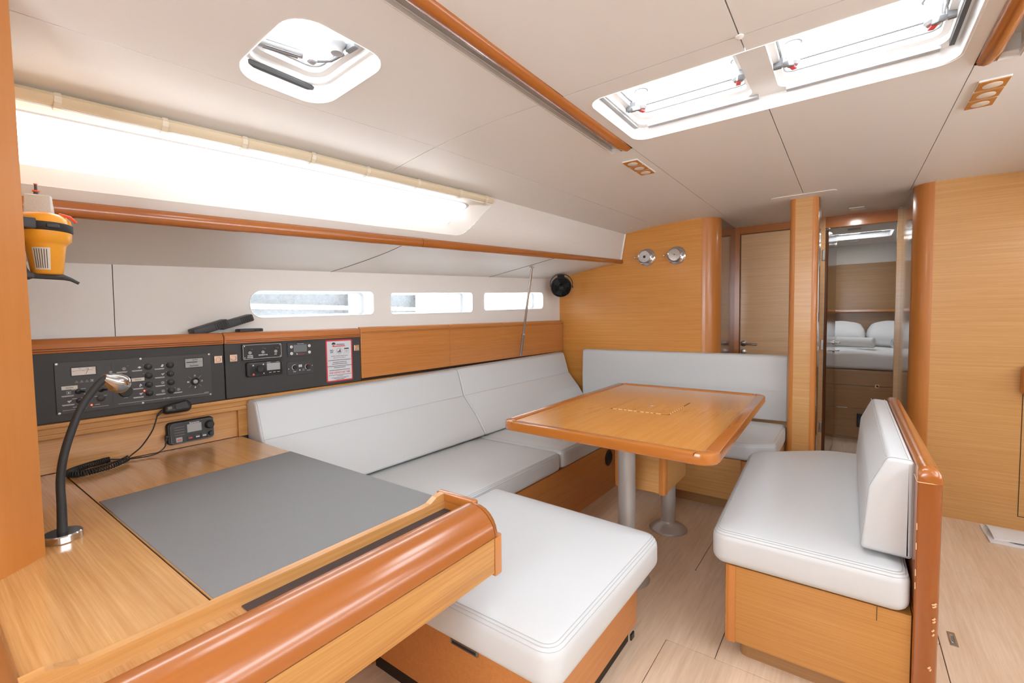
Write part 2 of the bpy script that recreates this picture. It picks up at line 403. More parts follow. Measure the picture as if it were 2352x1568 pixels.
# ---- port side: coaming above the trim, deck underside, hull lining
TR = [(-2.08, -1.1, 1.558), (-1.97, .27, 1.612), (-1.68, 3.97, 1.757)]
def trimp(y):
    a, b = (TR[0], TR[1]) if y < .27 else (TR[1], TR[2]); t = (y-a[1])/(b[1]-a[1]); return Vector((a[0]+(b[0]-a[0])*t, y, a[2]+(b[2]-a[2])*t))
def edgep(y): x = lerp_poly(ED, y); return Vector((x, y, zc(x, y)))
def coam(y, s, out=0):      # s: 0 at the ceiling, 1 at the trim; gently S-curved
    a, b = edgep(y), trimp(y)+Vector((0, 0, .02)); p = a.lerp(b, s); p.x += .045*math.sin(PI*s)*(0 if y > 3.2 else 1)*.4-.015*math.sin(2*PI*s)*min(1, max(0, (3.4-y)/.8))-out; return p
WY0, WY1, WT, WB = -.9, 2.05, .10, .72   # window recess in (y, s)
def wskew(y, s): return y-(s-.4)*.24     # slanted forward end
cw = new(); ys = [-1.1+.2*i for i in range(26)]
outer = [(-1.1, 0), (3.985, 0), (3.985, 1), (-1.1, 1)]
def subdiv(P, k=8): return [tuple(Vector(P[i]).lerp(Vector(P[(i+1) % len(P)]), j/k)) for i in range(len(P)) for j in range(k)]
WINR = rpoly([(WY0-.06, .035), (2.19, .035), (1.955, .865), (WY0-.06, .865)], [.02, .05, .07, .02], 5); WINR = subdiv(WINR)
sc_ = lambda P: [(x, y) for x, y in P]
fill(cw, outer, [WINR], lambda y, s: tuple(coam(y, min(max(s, 0), 1))), {'x': ys, 'y': [.1*i for i in range(1, 10)]})
wall_port = struct('wall_port', cw, 'gelcoat', label='off-white moulded cabin side above the wood trim', smooth=True)
def wallring(a, b, fa, fb, name, m, parent):
    bm = new(); n = len(a); A = [bm.verts.new(fa(*p)) for p in a]; B = [bm.verts.new(fb(*p)) for p in b]
    for i in range(n): bm.faces.new((A[i], A[(i+1) % n], B[(i+1) % n], B[i]))
    return obj(name, bm, m, parent, smooth=True)
win1 = thing('window_1', None, None, (-1.9, .6, 1.8)); win1['kind'] = 'structure'; win1['label'] = 'long tinted coachroof side window under the roller blind'
W2 = rpoly([(WY0, .15), (2.045, .15), (1.875, .665), (WY0, .665)], [.02, .05, .05, .02], 5); W3 = rpoly([(WY0+.01, .165), (2.03, .165), (1.868, .65), (WY0+.01, .65)], [.02, .05, .05, .02], 5)
W2 = subdiv(W2); W3 = subdiv(W3)
wallring(WINR, W2, lambda y, s: coam(y, s), lambda y, s: coam(y, s, .05), 'window_reveal', 'gelcoat', win1)
wallring(W2, W3, lambda y, s: coam(y, s, .05), lambda y, s: coam(y, s, .056), 'window_frame', 'grey_plastic', win1)
bm = new(); fill(bm, W3, [], lambda y, s: tuple(coam(y, s, .055)), {'x': ys}); obj('window_pane', bm, 'clear_glass', win1)
# deck underside
def hullx(y): return -2.46+(y-.3)/3.62*.13
def hulltop(y): return Vector((hullx(y), y, 1.495+(y-.3)*.0396))
bm = new(); grid(bm, lambda u, v: trimp(-1.1+5.08*u).lerp(hulltop(-1.1+5.08*u), v)+Vector((0, 0, .012*math.sin(PI*v))), 30, 8)
struct('trim_1', bm, 'gelcoat', label='sloping off-white underside of the side deck', smooth=True)
# seams across the underside
for y in (1.62, 3.0):
    bm = new(); pts = [trimp(y+.25*k/6).lerp(hulltop(y-.1), k/6)+Vector((0, 0, .012*math.sin(PI*k/6)-.001)) for k in range(7)]
    tube(bm, pts, .0012, 4); o = obj('deck_seam', bm, 'gap_dark', bpy.data.objects['trim_1'])
# wood trim along the coaming, two lengths butted
def trim_len(y0, y1, name, m):
    bm = new(); n = 20; sec = [(-.012, -.018), (.01, -.024), (.022, -.018), (.027, 0), (.024, .02), (.014, .027), (-.012, .028)]
    rows = []
    for i in range(n+1):
        p = trimp(y0+(y1-y0)*i/n); k = 1-.25*max(0, (p.y-1))/3; rows.append([bm.verts.new(p+Vector((a*k, 0, b*k))) for a, b in sec])
    for A, B in zip(rows, rows[1:]):
        for k in range(len(sec)): bm.faces.new((A[k], A[(k+1) % len(sec)], B[(k+1) % len(sec)], B[k]))
    bm.faces.new(rows[0]); bm.faces.new(rows[-1][::-1])
    return struct(name, bm, m, smooth=True, auto=60)
struct_t = trim_len(-1.1, 1.70, 'trim_2', 'solid_y'); struct_t['label'] = 'reddish wood trim length under the long window'
struct_t = trim_len(1.703, 3.965, 'trim_3', 'solid_y'); struct_t['label'] = 'orange wood trim length ending at the bulkhead'
# hull lining with three portlights
hl = new()
PORT = [rpoly([(1.075, 1.278), (1.80, 1.296), (1.803, 1.441), (1.075, 1.419)], [.062, .03, .03, .062], 7),
        rpoly([(1.930, 1.296), (2.70, 1.311), (2.704, 1.467), (1.930, 1.437)], [.02, .03, .03, .02], 5),
        rpoly([(2.836, 1.325), (3.667, 1.346), (3.672, 1.502), (2.836, 1.469)], [.02, .04, .04, .02], 5)]
fill(hl, [(-1.1, .0), (3.99, .0), (3.99, 1.66), (-1.1, 1.46)], PORT, lambda y, z: (hullx(y), y, z))
hull = struct('wall_hull', hl, 'hull_vinyl', label='beige vinyl hull lining with three portlights')
bm = new(); tube(bm, [(hullx(.55)+.0005, .551, 1.505), (hullx(.55)+.0005, .548, 1.19)], .0012, 4); obj('lining_seam', bm, 'gap_dark', hull)
labs = ['portlight with rounded aft end above the instrument panels', 'middle portlight above the wooden locker doors', 'portlight behind the leaning steel pole']
for i, P in enumerate(PORT):
    wn = thing('window_%d' % (i+2), None, None, (hullx(P[0][0]), sum(p[0] for p in P)/len(P), 1.3)); wn['kind'] = 'structure'; wn['label'] = labs[i]
    c = sum((Vector(p) for p in P), Vector((0, 0)))/len(P)
    f0 = lambda y, z: (hullx(y), y, z); f1 = lambda y, z: (hullx(y)-.10, y, z); f2 = lambda y, z: (hullx(y)-.115, y, z)
    wallring(P, P, f0, f1, 'window_reveal', 'gelcoat_white', wn)
    Q = inset(ccw(P), .014)
    wallring(ccw(P), Q, f1, f2, 'window_frame', 'grey_plastic', wn)
    bm = new(); fill(bm, [tuple(p) for p in Q], [], f2); obj('window_pane', bm, 'dusty_glass', wn)
    bm = new(); tube(bm, [(hullx(p[0])+.001, p[0], p[1]) for p in P], .003, 6, True); obj('window_rim', bm, 'gelcoat_white', wn, smooth=True)
# ---- starboard side (mirror, out of frame): coaming with its own window, hull
bm = new(); fill(bm, outer, [WINR], lambda y, s: (mx(coam(y, s).x), y, coam(y, s).z), {'x': ys}); struct('wall_starboard', bm, 'gelcoat', label='off-white starboard cabin side', smooth=True)
bm = new(); grid(bm, lambda u, v: (lambda p: (mx(p.x), p.y, p.z))(trimp(-1.1+5.08*u).lerp(hulltop(-1.1+5.08*u), v)), 12, 1); struct('trim_4', bm, 'gelcoat', label='underside of the starboard side deck')
bm = new(); fill(bm, [(-1.1, .0), (3.99, .0), (3.99, 1.66), (-1.1, 1.46)], PORT, lambda y, z: (mx(hullx(y)), y, z)); struct('wall_starboard_hull', bm, 'hull_vinyl', label='starboard hull lining')  # mirrored portlight openings, out of view, added as extra daylight inlets
# ---- bulkheads
def ztop(x, y): return zc(x, y)+.008
bm = new(); pts = [(-2.37, 0), (-2.37, 1.655), (-1.78, 1.775), (-1.74, 1.88), (-1.70, ztop(-1.70, YB))]+[(x, ztop(x, YB)) for x in (-1.5, -1.3, -1.1, -.98)]+[(-.98, 0)]
prism(bm, pts, 0, .03, M4((0, YB+.03, 0), (1, 0, 0), (0, 0, 1), (0, -1, 0)))
wall_f = struct('wall_forward', bm, 'veneer_orange', label='oak veneer bulkhead carrying the two round brass instruments')
wall_f['label'] = 'oak veneer bulkhead carrying two round instruments'
# cream cove where the coaming meets the bulkhead
bm = new(); tube(bm, [coam(3.95, s/10)+Vector((.004, 0, 0)) for s in range(11)], .008, 6); obj('cove_bead', bm, 'gelcoat_white', wall_port, smooth=True)
def qpost(x0, y0, x1, y1, zt, name, m, label, parent=None):
    """rounded solid-wood corner between (x0,y0) and (x1,y1)"""
    pts = [(x0, y0)]+[(x0+(x1-x0)*math.sin(PI/2*k/8), y0+(y1-y0)*(1-math.cos(PI/2*k/8))) for k in range(1, 9)]+[(x0, y1)]
    bm = new(); prism(bm, pts, 0, zt); o = obj(name, bm, m, parent, smooth=True, auto=25)
    if parent is None: o['kind'] = 'structure'; o['label'] = label
    return o
qpost(-.98, YB-.004, -.86, YB+.13, ztop(-.9, YB), 'trim_5', 'solid_z', 'rounded orange wood corner post at the end of the instrument bulkhead')
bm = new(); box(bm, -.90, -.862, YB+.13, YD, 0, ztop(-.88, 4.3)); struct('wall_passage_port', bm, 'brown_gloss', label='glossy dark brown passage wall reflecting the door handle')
# door 1: closed heads door
d1 = thing('door_1', None, None, (-.62, YD, 0)); d1['kind'] = 'structure'; d1['label'] = 'closed pale oak heads door with a steel lever handle'
zd = 1.994
bm = new(); box(bm, -.863, -.822, YD-.03, YD+.02, 0, zc(-.8, YD)); box(bm, -.822, -.30, YD-.02, YD+.02, zd+.006, zc(-.8, YD)); obj('door_frame', bm, 'solid_x', d1)
bm = new(); rbox(bm, -.815, -.34, YD-.012, YD+.02, .02, zd, .003, 1); leaf = obj('door_leaf', bm, 'door_pale', d1)
def lever(o, M, parent):
    bm = new(); lathe(bm, [(.026, 0), (.026, .006), (.022, .01), (.010, .012), (.010, .04)], M); tube(bm, [M @ Vector(p) for p in ((0, 0, .03), (0, 0, .048), (.012, 0, .052), (.115, -.004, .05))], .0095, 10)
    h = obj('door_handle', bm, 'brushed_steel', parent, smooth=True)
    bm = new(); lathe(bm, [(.025, 0), (.025, .006), (.02, .009), (0, .009)], M @ Matrix.Translation((0, -.075, 0))); box(bm, -.003, .003, -.085, -.065, .0, .016, M); obj('door_lock', bm, 'brushed_steel', parent, smooth=True)
lever(d1, BULK(-.785, .998, YD-.012), leaf)
bm = new(); box(bm, -.34, -.20, YD-.02, YD+.02, 0, zc(-.3, YD)); struct('wall_passage', bm, 'door_pale', label='narrow oak wall between the two forward doors')
# door 2: open cabin door
d2 = thing('door_2', None, None, (.04, YD, 0)); d2['kind'] = 'structure'; d2['label'] = 'open forward cabin door with frame and lever handle'
zh = 1.972
bm = new(); box(bm, -.22, -.175, YD-.03, YD+.03, 0, zc(0, YD)); box(bm, .285, .335, YD-.03, YD+.03, 0, zc(0, YD)); obj('door_jamb', bm, 'door_pale', d2)
bm = new(); box(bm, -.175, .285, YD-.03, YD+.03, zh, zc(0, YD)); obj('door_header', bm, 'solid_x', d2)
MD = M4((-.168, YD+.03, 0), Vector((.05, .55, 0)), (0, 0, 1), Vector((.55, -.05, 0)))
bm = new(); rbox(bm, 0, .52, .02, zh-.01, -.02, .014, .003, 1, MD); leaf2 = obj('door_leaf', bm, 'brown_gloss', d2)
leaf2['label'] = 'glossy brown open door leaf'
bm = new()
for z in (.995, .925):
    lathe(bm, [(.02, 0), (.02, .008), (.009, .01), (.009, .045)], MD @ Matrix.Translation((.44, z, .014)), 14)
tube(bm, [MD @ Vector(p) for p in ((.44, .995, .05), (.44, .995, .058), (.35, .99, .058))], .008, 8); obj('door_handle', bm, 'brushed_steel', leaf2, smooth=True)
for z in (.30, 1.0, 1.75):
    bm = new(); rbox(bm, -.195, -.172, YD-.036, YD-.029, z-.045, z+.045, .004, 2); lathe(bm, [(.006, 0), (.006, .002)], BULK(-.184, z+.033, YD-.036), 10); lathe(bm, [(.006, 0), (.006, .002)], BULK(-.184, z-.033, YD-.036), 10)
    obj('hinge', bm, 'brushed_steel', d2)
# right bulkhead, its post and passage return
qpost(.40, YR-.004, .312, YR+.13, ztop(.36, YR), 'trim_6', 'solid_z', 'rounded orange wood corner post of the starboard bulkhead')
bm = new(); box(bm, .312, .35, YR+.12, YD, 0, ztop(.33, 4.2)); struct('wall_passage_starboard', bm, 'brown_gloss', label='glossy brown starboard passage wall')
bm = new(); box(bm, .40, 1.9, YR, YR+.03, 0, 2.06); wall_r = struct('wall_forward_starboard', bm, 'veneer_x', label='light oak veneer starboard bulkhead')
bm = new(); box(bm, .397, .4035, YR-.005, YR+.01, 0, 2.06); obj('edge_bead', bm, 'solid_z', wall_r)
bm = new(); box(bm, .8, .803, YR-.002, YR, .08, .79); box(bm, .8, 1.5, YR-.0015, YR, .078, .081); obj('door_seam', bm, 'gap_dark', wall_r)
t = thing('wooden_handrail', 'rounded brown wood end of a rail on the starboard bulkhead', 'handrail', (.83, YR, .8))
bm = new(); loft(bm, rrect(.785, 1.05, .785, .955, .03), soft(0, .05, .015), BULK(0, 0, YR)); obj('rail_body', bm, 'solid_x', t, smooth=True)
bm = new(); loft(bm, rrect(.84, 1.0, .84, .90, .02), [(0, .05), (0, .058), (.004, .06)], BULK(0, 0, YR)); obj('rail_inlay', bm, 'brown_gloss', t)
# aft end, behind the camera: bulkhead with the open companionway
bm = new()
for a in ((-2.5, -.75, 0, 2.1), (.25, 2.0, 0, 2.1), (-.75, .25, 1.98, 2.1), (-.75, .25, 0, 1.0)): box(bm, a[0], a[1], -1.13, -1.1, a[2], a[3])
struct('wall_aft', bm, 'veneer_x', label='aft bulkhead with the open companionway')
# partial bulkhead at the chart table (its end post stands at the picture's edge)
bm = new(); prism(bm, [(-1.508, .188), (-1.476, .152), (-1.455, .128), (-1.439, .105), (-1.428, .075), (-1.425, .04), (-1.44, .0), (-1.56, .0), (-1.56, .188)], .72, 2.0)
pb = struct('trim_7', bm, 'solid_z', label='wide rounded orange wood post rising from the chart table', smooth=True, auto=20)
bm = new(); box(bm, -2.55, -1.56, .05, .186, .0, 1.99); struct('wall_chart', bm, 'veneer_x', label='bulkhead behind the wide wood post')
# ---- forward cabin
FY = 6.75
bm = new(); box(bm, -1.3, -1.27, YD+.03, FY, 0, 2.3); box(bm, 1.0, 1.03, YD+.03, FY, 0, 2.3); struct('wall_cabin_sides', bm, 'gelcoat', label='side walls of the forward cabin')
bm = new(); box(bm, -1.3, 1.03, FY, FY+.03, 1.83, 2.3); struct('wall_cabin_upper', bm, 'gelcoat', label='white upper wall of the forward cabin')
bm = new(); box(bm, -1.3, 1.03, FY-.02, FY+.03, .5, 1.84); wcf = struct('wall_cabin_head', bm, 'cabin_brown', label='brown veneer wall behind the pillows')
bm = new(); rbox(bm, -1.27, 1.0, FY-.10, FY-.02, 1.27, 1.305, .01, 2); struct('trim_8', bm, 'solid_x', label='wood ledge above the pillows')
bm = new(); H2 = rrect(-.35, .33, 5.75, 6.2, .05); fill(bm, [(-1.3, YD), (1.03, YD), (1.03, FY+.03), (-1.3, FY+.03)], [H2], lambda x, y: (x, y, 2.062)); struct('ceiling_cabin', bm, 'ceiling_vinyl', label='forward cabin ceiling')
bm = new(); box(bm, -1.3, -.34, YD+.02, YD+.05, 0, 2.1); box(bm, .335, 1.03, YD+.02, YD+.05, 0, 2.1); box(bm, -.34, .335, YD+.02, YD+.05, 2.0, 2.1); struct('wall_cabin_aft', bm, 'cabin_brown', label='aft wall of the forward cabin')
# ================================================================== FURNITURE
ALONG_Y = M4((0, 0, 0), (1, 0, 0), (0, 0, 1), (0, 1, 0))     # profile in x-z, run along y
ALONG_X = M4((0, 0, 0), (0, 1, 0), (0, 0, 1), (1, 0, 0))     # profile in y-z, run along x
def seat(name, label, poly, z0, z1, r=.028, puff=.005, group=None, tilt=None):
    poly = dense(ccw(poly), .05); t = thing(name, label, 'cushion', (sum(p[0] for p in poly)/len(poly), sum(p[1] for p in poly)/len(poly), z0), group)
    bm = new(); loft(bm, poly, soft(z0, z1, r, 5), None, (7, puff))
    if tilt:
        for v in bm.verts: v.co.z += tilt(v.co)
    obj('cover', bm, 'leatherette', t, smooth=True, auto=0)
    for d in (.16*r, .16*r+.007, .16*r+.014):
        z = z1-r*(1-math.sqrt(max(0, 1-((r-d)/r)**2))) if d < r else z1
        bm = new(); q = inset(poly, d); pts = [Vector((p[0], p[1], z+.0006)) for p in q]
        if tilt: pts = [p+Vector((0, 0, tilt(p))) for p in pts]
        tube(bm, pts, .0011, 4, True); obj('stitching', bm, 'stitch', t)
    return t
def backrest(name, label, prof, a, b, M, crease=None, shear=None, seams=(), group=None, r=.012):
    prof = dense(ccw(prof), .03); bm = new(); loft(bm, prof, soft(a, b, r, 4), M)
    f = shear or (lambda c: 0)
    for v in bm.verts: v.co.z += f(v.co)
    c = sum((v.co for v in bm.verts), Vector())/len(bm.verts); t = thing(name, label, 'cushion', (c.x, c.y, min(v.co.z for v in bm.verts)), group)
    obj('cover', bm, 'leatherette', t, smooth=True, auto=0)
    for px, pz in seams:
        bm = new(); pts = [M @ Vector((px, pz, a+r*.6+(b-a-1.2*r)*k/20)) for k in range(21)]; tube(bm, [p+Vector((0, 0, f(p))) for p in pts], .0011, 4); obj('stitching', bm, 'stitch', t)
    for e in (a+r*.75, b-r*.75):
        bm = new(); q = inset(prof, -.0012+r*.06); tube(bm, [p+Vector((0, 0, f(p))) for p in [M @ Vector((v[0], v[1], e)) for v in q]], .0010, 4, True); obj('stitching', bm, 'stitch', t)
    return t
# ---- sofa
HB = rpoly([(-2.308, .47), (-2.312, .893), (-2.222, .887), (-2.166, .713), (-2.06, .60), (-1.975, .478), (-1.985, .468)], [.01, .03, .03, .03, .1, .01, .01], 4)
sh = lambda c: (c.y-.97)*.0135*max(0, c.z-.47)/.43
S1 = [(-2.19, .792), (-2.168, .713), (-2.234, .889)]
backrest('back_cushion', 'long white back cushion along the hull, butting the chart table', HB, .985, 2.358, ALONG_Y, shear=sh, seams=[(-2.164, .714), (-2.236, .8895)], group='white sofa back cushions')
backrest('back_cushion', 'white back cushion along the hull, in the corner under the steel pole', HB, 2.362, 3.85, ALONG_Y, shear=sh, seams=[(-2.164, .714), (-2.236, .8895)], group='white sofa back cushions')
FB = rpoly([(3.955, .47), (3.955, .962), (3.868, .957), (3.855, .7), (3.862, .47)], [.01, .025, .025, .05, .01], 4)
backrest('back_cushion', 'white back cushion against the oak bulkhead, ending at the column', FB, -2.03, -.352, ALONG_X, seams=[(3.8575, .71), (3.88, .9585)], group='white sofa back cushions')
seat('seat_cushion', 'white seat cushion between the hull backrest and the foreground seat', rpoly([(-2.12, .985), (-1.375, .985), (-1.37, 2.345), (-2.12, 2.345)], .042), .345, .452, group='white sofa seat cushions')
seat('seat_cushion', 'white corner seat cushion with a notch seam under the table', rpoly([(-2.12, 2.352), (-1.37, 2.352), (-1.37, 3.85), (-2.12, 3.85)], .042), .345, .458, group='white sofa seat cushions')
seat('seat_cushion', 'white seat cushion against the bulkhead beside the column', rpoly([(-1.363, 3.85), (-1.363, 3.12), (-.50, 3.12), (-.352, 3.22), (-.352, 3.85)], [.042, .042, .08, .06, .042]), .345, .458, group='white sofa seat cushions')
sb = thing('sofa_plinth', 'oak veneer plinth along the hull under the long white sofa', 'sofa base', (-1.8, 2.4, 0), 'sofa plinths')
bm = new(); box(bm, -2.30, -1.385, .985, 3.94, .0, .343); obj('hull_base', bm, 'locker_y', sb)
sb = thing('sofa_plinth', 'oak veneer plinth under the white seat at the bulkhead', 'sofa base', (-.9, 3.5, 0), 'sofa plinths')
bm = new(); box(bm, -1.384, -.40, 3.14, 3.94, .075, .343); obj('forward_base', bm, 'veneer_x', sb)
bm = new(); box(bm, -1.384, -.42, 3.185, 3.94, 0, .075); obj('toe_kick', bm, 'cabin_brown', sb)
bm = new(); loft(bm, rrect(-.535, -.495, 3.125, 3.20, .012), [(0, .0), (0, .343)]); obj('corner_post', bm, 'solid_z', sb)
bm = new(); loft(bm, rrect(-.495, -.36, 3.15, 3.92, .02), [(0, .0), (0, .343)]); obj('end_panel', bm, 'veneer_x', sb)
t = thing('vent_grille', 'black oval vent on the sofa base under the table', 'vent', (-1.384, 3.03, .2))
bm = new(); lathe(bm, [(.055, 0), (.058, .004), (.05, .008), (.046, .004), (0, .003)], M4((-1.385, 3.03, .245), (0, 1, 0), (0, 0, 1), (1, 0, 0)), 28); obj('rim', bm, 'black', t, smooth=True)
bm = new()
for k in range(-3, 4): h = math.sqrt(.045**2-(k*.012)**2); box(bm, -h, h, k*.012-.002, k*.012+.002, .002, .006, M4((-1.385, 3.03, .245), (0, 1, 0), (0, 0, 1), (1, 0, 0)))
obj('louvre', bm, 'black_rubber', t)
t = thing('wall_socket', 'small black socket on the end of the forward sofa base', 'socket', (-.45, 3.14, .3))
bm = new(); loft(bm, rrect(-.485, -.44, .285, .335, .004), [(0, 0), (0, .006), (.002, .008)], BULK(0, 0, 3.149)); obj('plate', bm, 'black', t); bm = new(); lathe(bm, [(.012, .008), (.012, .010), (0, .010)], BULK(-.462, .31, 3.149), 12); obj('insert', bm, 'dark_grey', t)
# ---- foreground seat (chaise) beside the chart table
seat('seat_cushion', 'large square white seat cushion below the chart table rail', rpoly([(-1.362, .90), (-.552, .90), (-.548, 1.655), (-1.362, 1.69)], [.05, .055, .05, .04]), .335, .456, r=.035, puff=.010, group='white sofa seat cushions')
ch = thing('seat_box', 'oak veneer box base with a slotted latch under the square seat', 'seat base', (-1.0, 1.3, 0))
bm = new(); rbox(bm, -1.385, -.645, .965, 1.665, .07, .335, .004, 1); obj('base_box', bm, 'locker_y', ch)
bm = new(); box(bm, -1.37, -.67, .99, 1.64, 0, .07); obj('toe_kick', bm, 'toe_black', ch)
bm = new(); rbox(bm, -.96, -.85, -.009, .009, 0, .004, .003, 1, BULK(0, .285, .965)); lt = obj('latch_plate', bm, 'lead_grey', ch)
bm = new(); box(bm, -.952, -.858, -.004, .004, .003, .0045, BULK(0, .285, .965)); obj('latch_slot', bm, 'gap_dark', lt)
bm = new(); rbox(bm, -.647, -.640, 1.60, 1.63, .035, .06, .002, 1); obj('bumper', bm, 'black', ch)
# ---- table
tb = thing('saloon_table', 'varnished wood dining table on two aluminium pedestals', 'table', (-.86, 2.4, 0))
TC = [(-1.322, 1.685), (-.356, 1.640), (-.396, 3.125), (-1.352, 3.165)]; TZ, TH, RR, WD = .775, .036, .07, .052
arcs = []
for i in range(4):
    p = Vector(TC[i]); a = (Vector(TC[i-1])-p).normalized(); b = (Vector(TC[(i+1) % 4])-p).normalized(); ang = a.angle(b); d = RR/math.tan(ang/2)
    c = p+(a+b).normalized()*(RR/math.sin(ang/2)); s, e = p+a*d-c, p+b*d-c; a0 = math.atan2(s.y, s.x); da = (math.atan2(e.y, e.x)-a0+PI) % (2*PI)-PI
    f = lambda R: [(c.x+R*math.cos(a0+da*k/8), c.y+R*math.sin(a0+da*k/8)) for k in range(9)]
    arcs.append((f(RR), f(RR-WD)))
PR = [(.003, TZ-TH), (0, TZ-TH+.005), (0, TZ-.008), (.003, TZ+.002), (.007, TZ+.004)]
for i in range(4):
    o_, n_ = arcs[i]; bm = new(); loft(bm, o_+n_[::-1], PR); obj('table_edge_corner', bm, 'solid_x', tb, smooth=True, auto=30)
    o2, n2 = arcs[(i+1) % 4]; bm = new(); loft(bm, [o_[-1], o2[0], n2[0], n_[-1]], PR); obj('table_edge', bm, 'solid_x' if i % 2 == 0 else 'solid_y', tb, smooth=True, auto=30)
bm = new(); hole = rrect(-1.012, -.708, 2.245, 2.625, .004)
inner = [q for _, n_ in arcs for q in n_]
loft(bm, inset(ccw(inner), -.002), [(0, TZ-.03), (0, TZ-.001)]); obj('table_top', bm, 'table_y', tb)
bm = new(); loft(bm, rrect(-1.009, -.711, 2.248, 2.622, .006), [(0, TZ-.004), (0, TZ+.0006), (.0015, TZ+.0016)]); lid = obj('bottle_lid', bm, 'table_y', tb)
bm = new()
for x0, x1, y0, y1 in ((-1.013, -.707, 2.2445, 2.2475), (-1.013, -.707, 2.6225, 2.6255), (-1.013, -1.010, 2.2475, 2.6225), (-.710, -.707, 2.2475, 2.6225)): box(bm, x0, x1, y0, y1, TZ-.002, TZ-.0002)
obj('lid_gap', bm, 'gap_dark', lid)
bm = new(); lathe(bm, [(.013, TZ+.001), (.013, TZ+.0035), (.009, TZ+.004), (0, TZ+.003)], Matrix.Translation((-.86, 2.435, 0)), 20); obj('lid_pull', bm, 'brushed_steel', lid, smooth=True)
rnd = random.Random(3)
for k in range(9): x = -1.0+.028*k+rnd.random()*.01; bm = new(); box(bm, x, x+.012+rnd.random()*.014, 2.242, 2.2455, TZ-.0005, TZ+.0018); obj('wear_mark', bm, 'scuff', lid)
for k in range(7): y = 2.27+.035*k; bm = new(); box(bm, -.709, -.7065, y, y+.016, TZ-.0005, TZ+.0018); obj('wear_mark', bm, 'scuff', lid)
bm = new(); loft(bm, rrect(-.992, -.722, 2.245, 2.62, .028, 5), [(.006, .366), (0, .372), (0, TZ-TH)]); bx_ = obj('bottle_box', bm, 'veneer_x', tb, smooth=True, auto=30)
bm = new(); loft(bm, rpoly([(-.755, 2.2435), (-.7205, 2.2435), (-.7205, 2.278), (-.73, 2.278), (-.755, 2.253)], [.004, .028, .004, .0, .0]), [(0, .3655), (0, TZ-TH)]); obj('box_corner', bm, 'solid_z', bx_)
bm = new(); loft(bm, rpoly([(-.9935, 2.278), (-.9935, 2.2435), (-.959, 2.2435), (-.959, 2.253), (-.985, 2.278)], [.004, .028, .004, 0, 0]), [(0, .3655), (0, TZ-TH)]); obj('box_corner', bm, 'solid_z', bx_)
for y in (2.056, 2.683):
    x = -.846
    bm = new(); lathe(bm, [(.041, .02), (.041, TZ-TH)], Matrix.Translation((x, y, 0)), 32); ped = obj('pedestal', bm, 'alu_grey', tb, smooth=True, auto=50)
    bm = new(); lathe(bm, [(.108, 0), (.108, .004), (.10, .012), (.07, .03), (.046, .042), (.042, .052)], Matrix.Translation((x, y, 0)), 36); fl_ = obj('pedestal_foot', bm, 'alu_grey', ped, smooth=True, auto=60)
    for a in (-.35, 1.22, 2.8, 4.36): bm = new(); lathe(bm, [(.005, .010), (.0045, .0145), (0, .015)], Matrix.Translation((x+.092*math.cos(a), y+.092*math.sin(a), 0)), 10); obj('foot_screw', bm, 'grey_plastic_dark', ped, smooth=True)
# ---- bench
bn = thing('bench', 'oak veneer bench frame with a tall rounded orange back panel', 'bench', (-.1, 2.45, 0))
bm = new(); loft(bm, rpoly([(-.352, 1.785), (.168, 1.785), (.168, 3.15), (-.2, 3.15), (-.352, 2.95)], [.004, .002, .01, .15, .1]), [(0, .062), (0, .345)]); obj('base_panel', bm, 'veneer_bench', bn, smooth=True, auto=30)
bm = new(); loft(bm, rpoly([(-.318, 1.782), (-.355, 1.782), (-.355, 1.83), (-.33, 1.83)], [.0, .036, .0, .0], 8), [(0, .058), (0, .346)]); obj('corner_post', bm, 'solid_z', bn, smooth=True, auto=30)
bm = new(); loft(bm, rpoly([(-.31, 1.815), (.16, 1.815), (.16, 3.11), (-.31, 3.0)], [.03, .002, .01, .1]), [(0, 0), (0, .062)]); obj('plinth', bm, 'cabin_brown', bn)
bm = new(); box(bm, .085, .0865, 1.7835, 1.7856, .30, .345); obj('lid_joint', bm, 'gap_dark', bn)
PP = rpoly([(.170, 1.768), (.228, 1.768), (.228, 3.20), (.170, 3.20)], [.006, .026, .026, .006], 5)
bm = new(); loft(bm, PP, [(0, 0), (0, .762)]); bp_ = obj('back_panel', bm, 'solid_deep', bn, smooth=True, auto=35)
csec = [(.170, .7635), (.1695, .790), (.174, .801), (.184, .8075), (.199, .809), (.213, .804), (.223, .793), (.228, .776), (.228, .7635)]
bm = new(); rows = []
for y, k in [(1.768, .45), (1.7705, .68), (1.776, .85), (1.785, .96), (1.80, 1.)]+[(1.8+1.37*i/10, 1.) for i in range(1, 11)]+[(3.185, .96), (3.194, .85), (3.1975, .68), (3.20, .45)]: rows.append([bm.verts.new((x+(0 if y > 1.8 and y < 3.17 else (.199-x)*(1-k)*.25), y, .7635+(z-.7635)*k)) for x, z in csec])
for A, B in zip(rows, rows[1:]):
    for i in range(len(csec)): bm.faces.new((A[i], A[(i+1) % len(csec)], B[(i+1) % len(csec)], B[i]))
bm.faces.new(rows[0]); bm.faces.new(rows[-1][::-1]); cap = obj('cap_rail', bm, 'solid_y', bn, smooth=True, auto=60)
bm = new(); q = inset(ccw(PP), -.0003); tube(bm, [(p[0], p[1], .7630) for p in q], .0012, 4, True); obj('cap_joint', bm, 'scuff', bn)
rnd = random.Random(5)
for z, w_ in ((.405, .012), (.398, .01), (.36, .008), (.352, .007), (.325, .006), (.312, .005), (.21, .006), (.204, .004)):
    x = .205+rnd.random()*.008; y = 1.7655; bm = new(); tube(bm, [(x, y+.0016, z), (x+w_*.5, y+.0022, z+.002), (x+w_*.8, y+.0034, z+.006)], .0021, 5); obj('scuff_mark', bm, 'scuff', bp_)
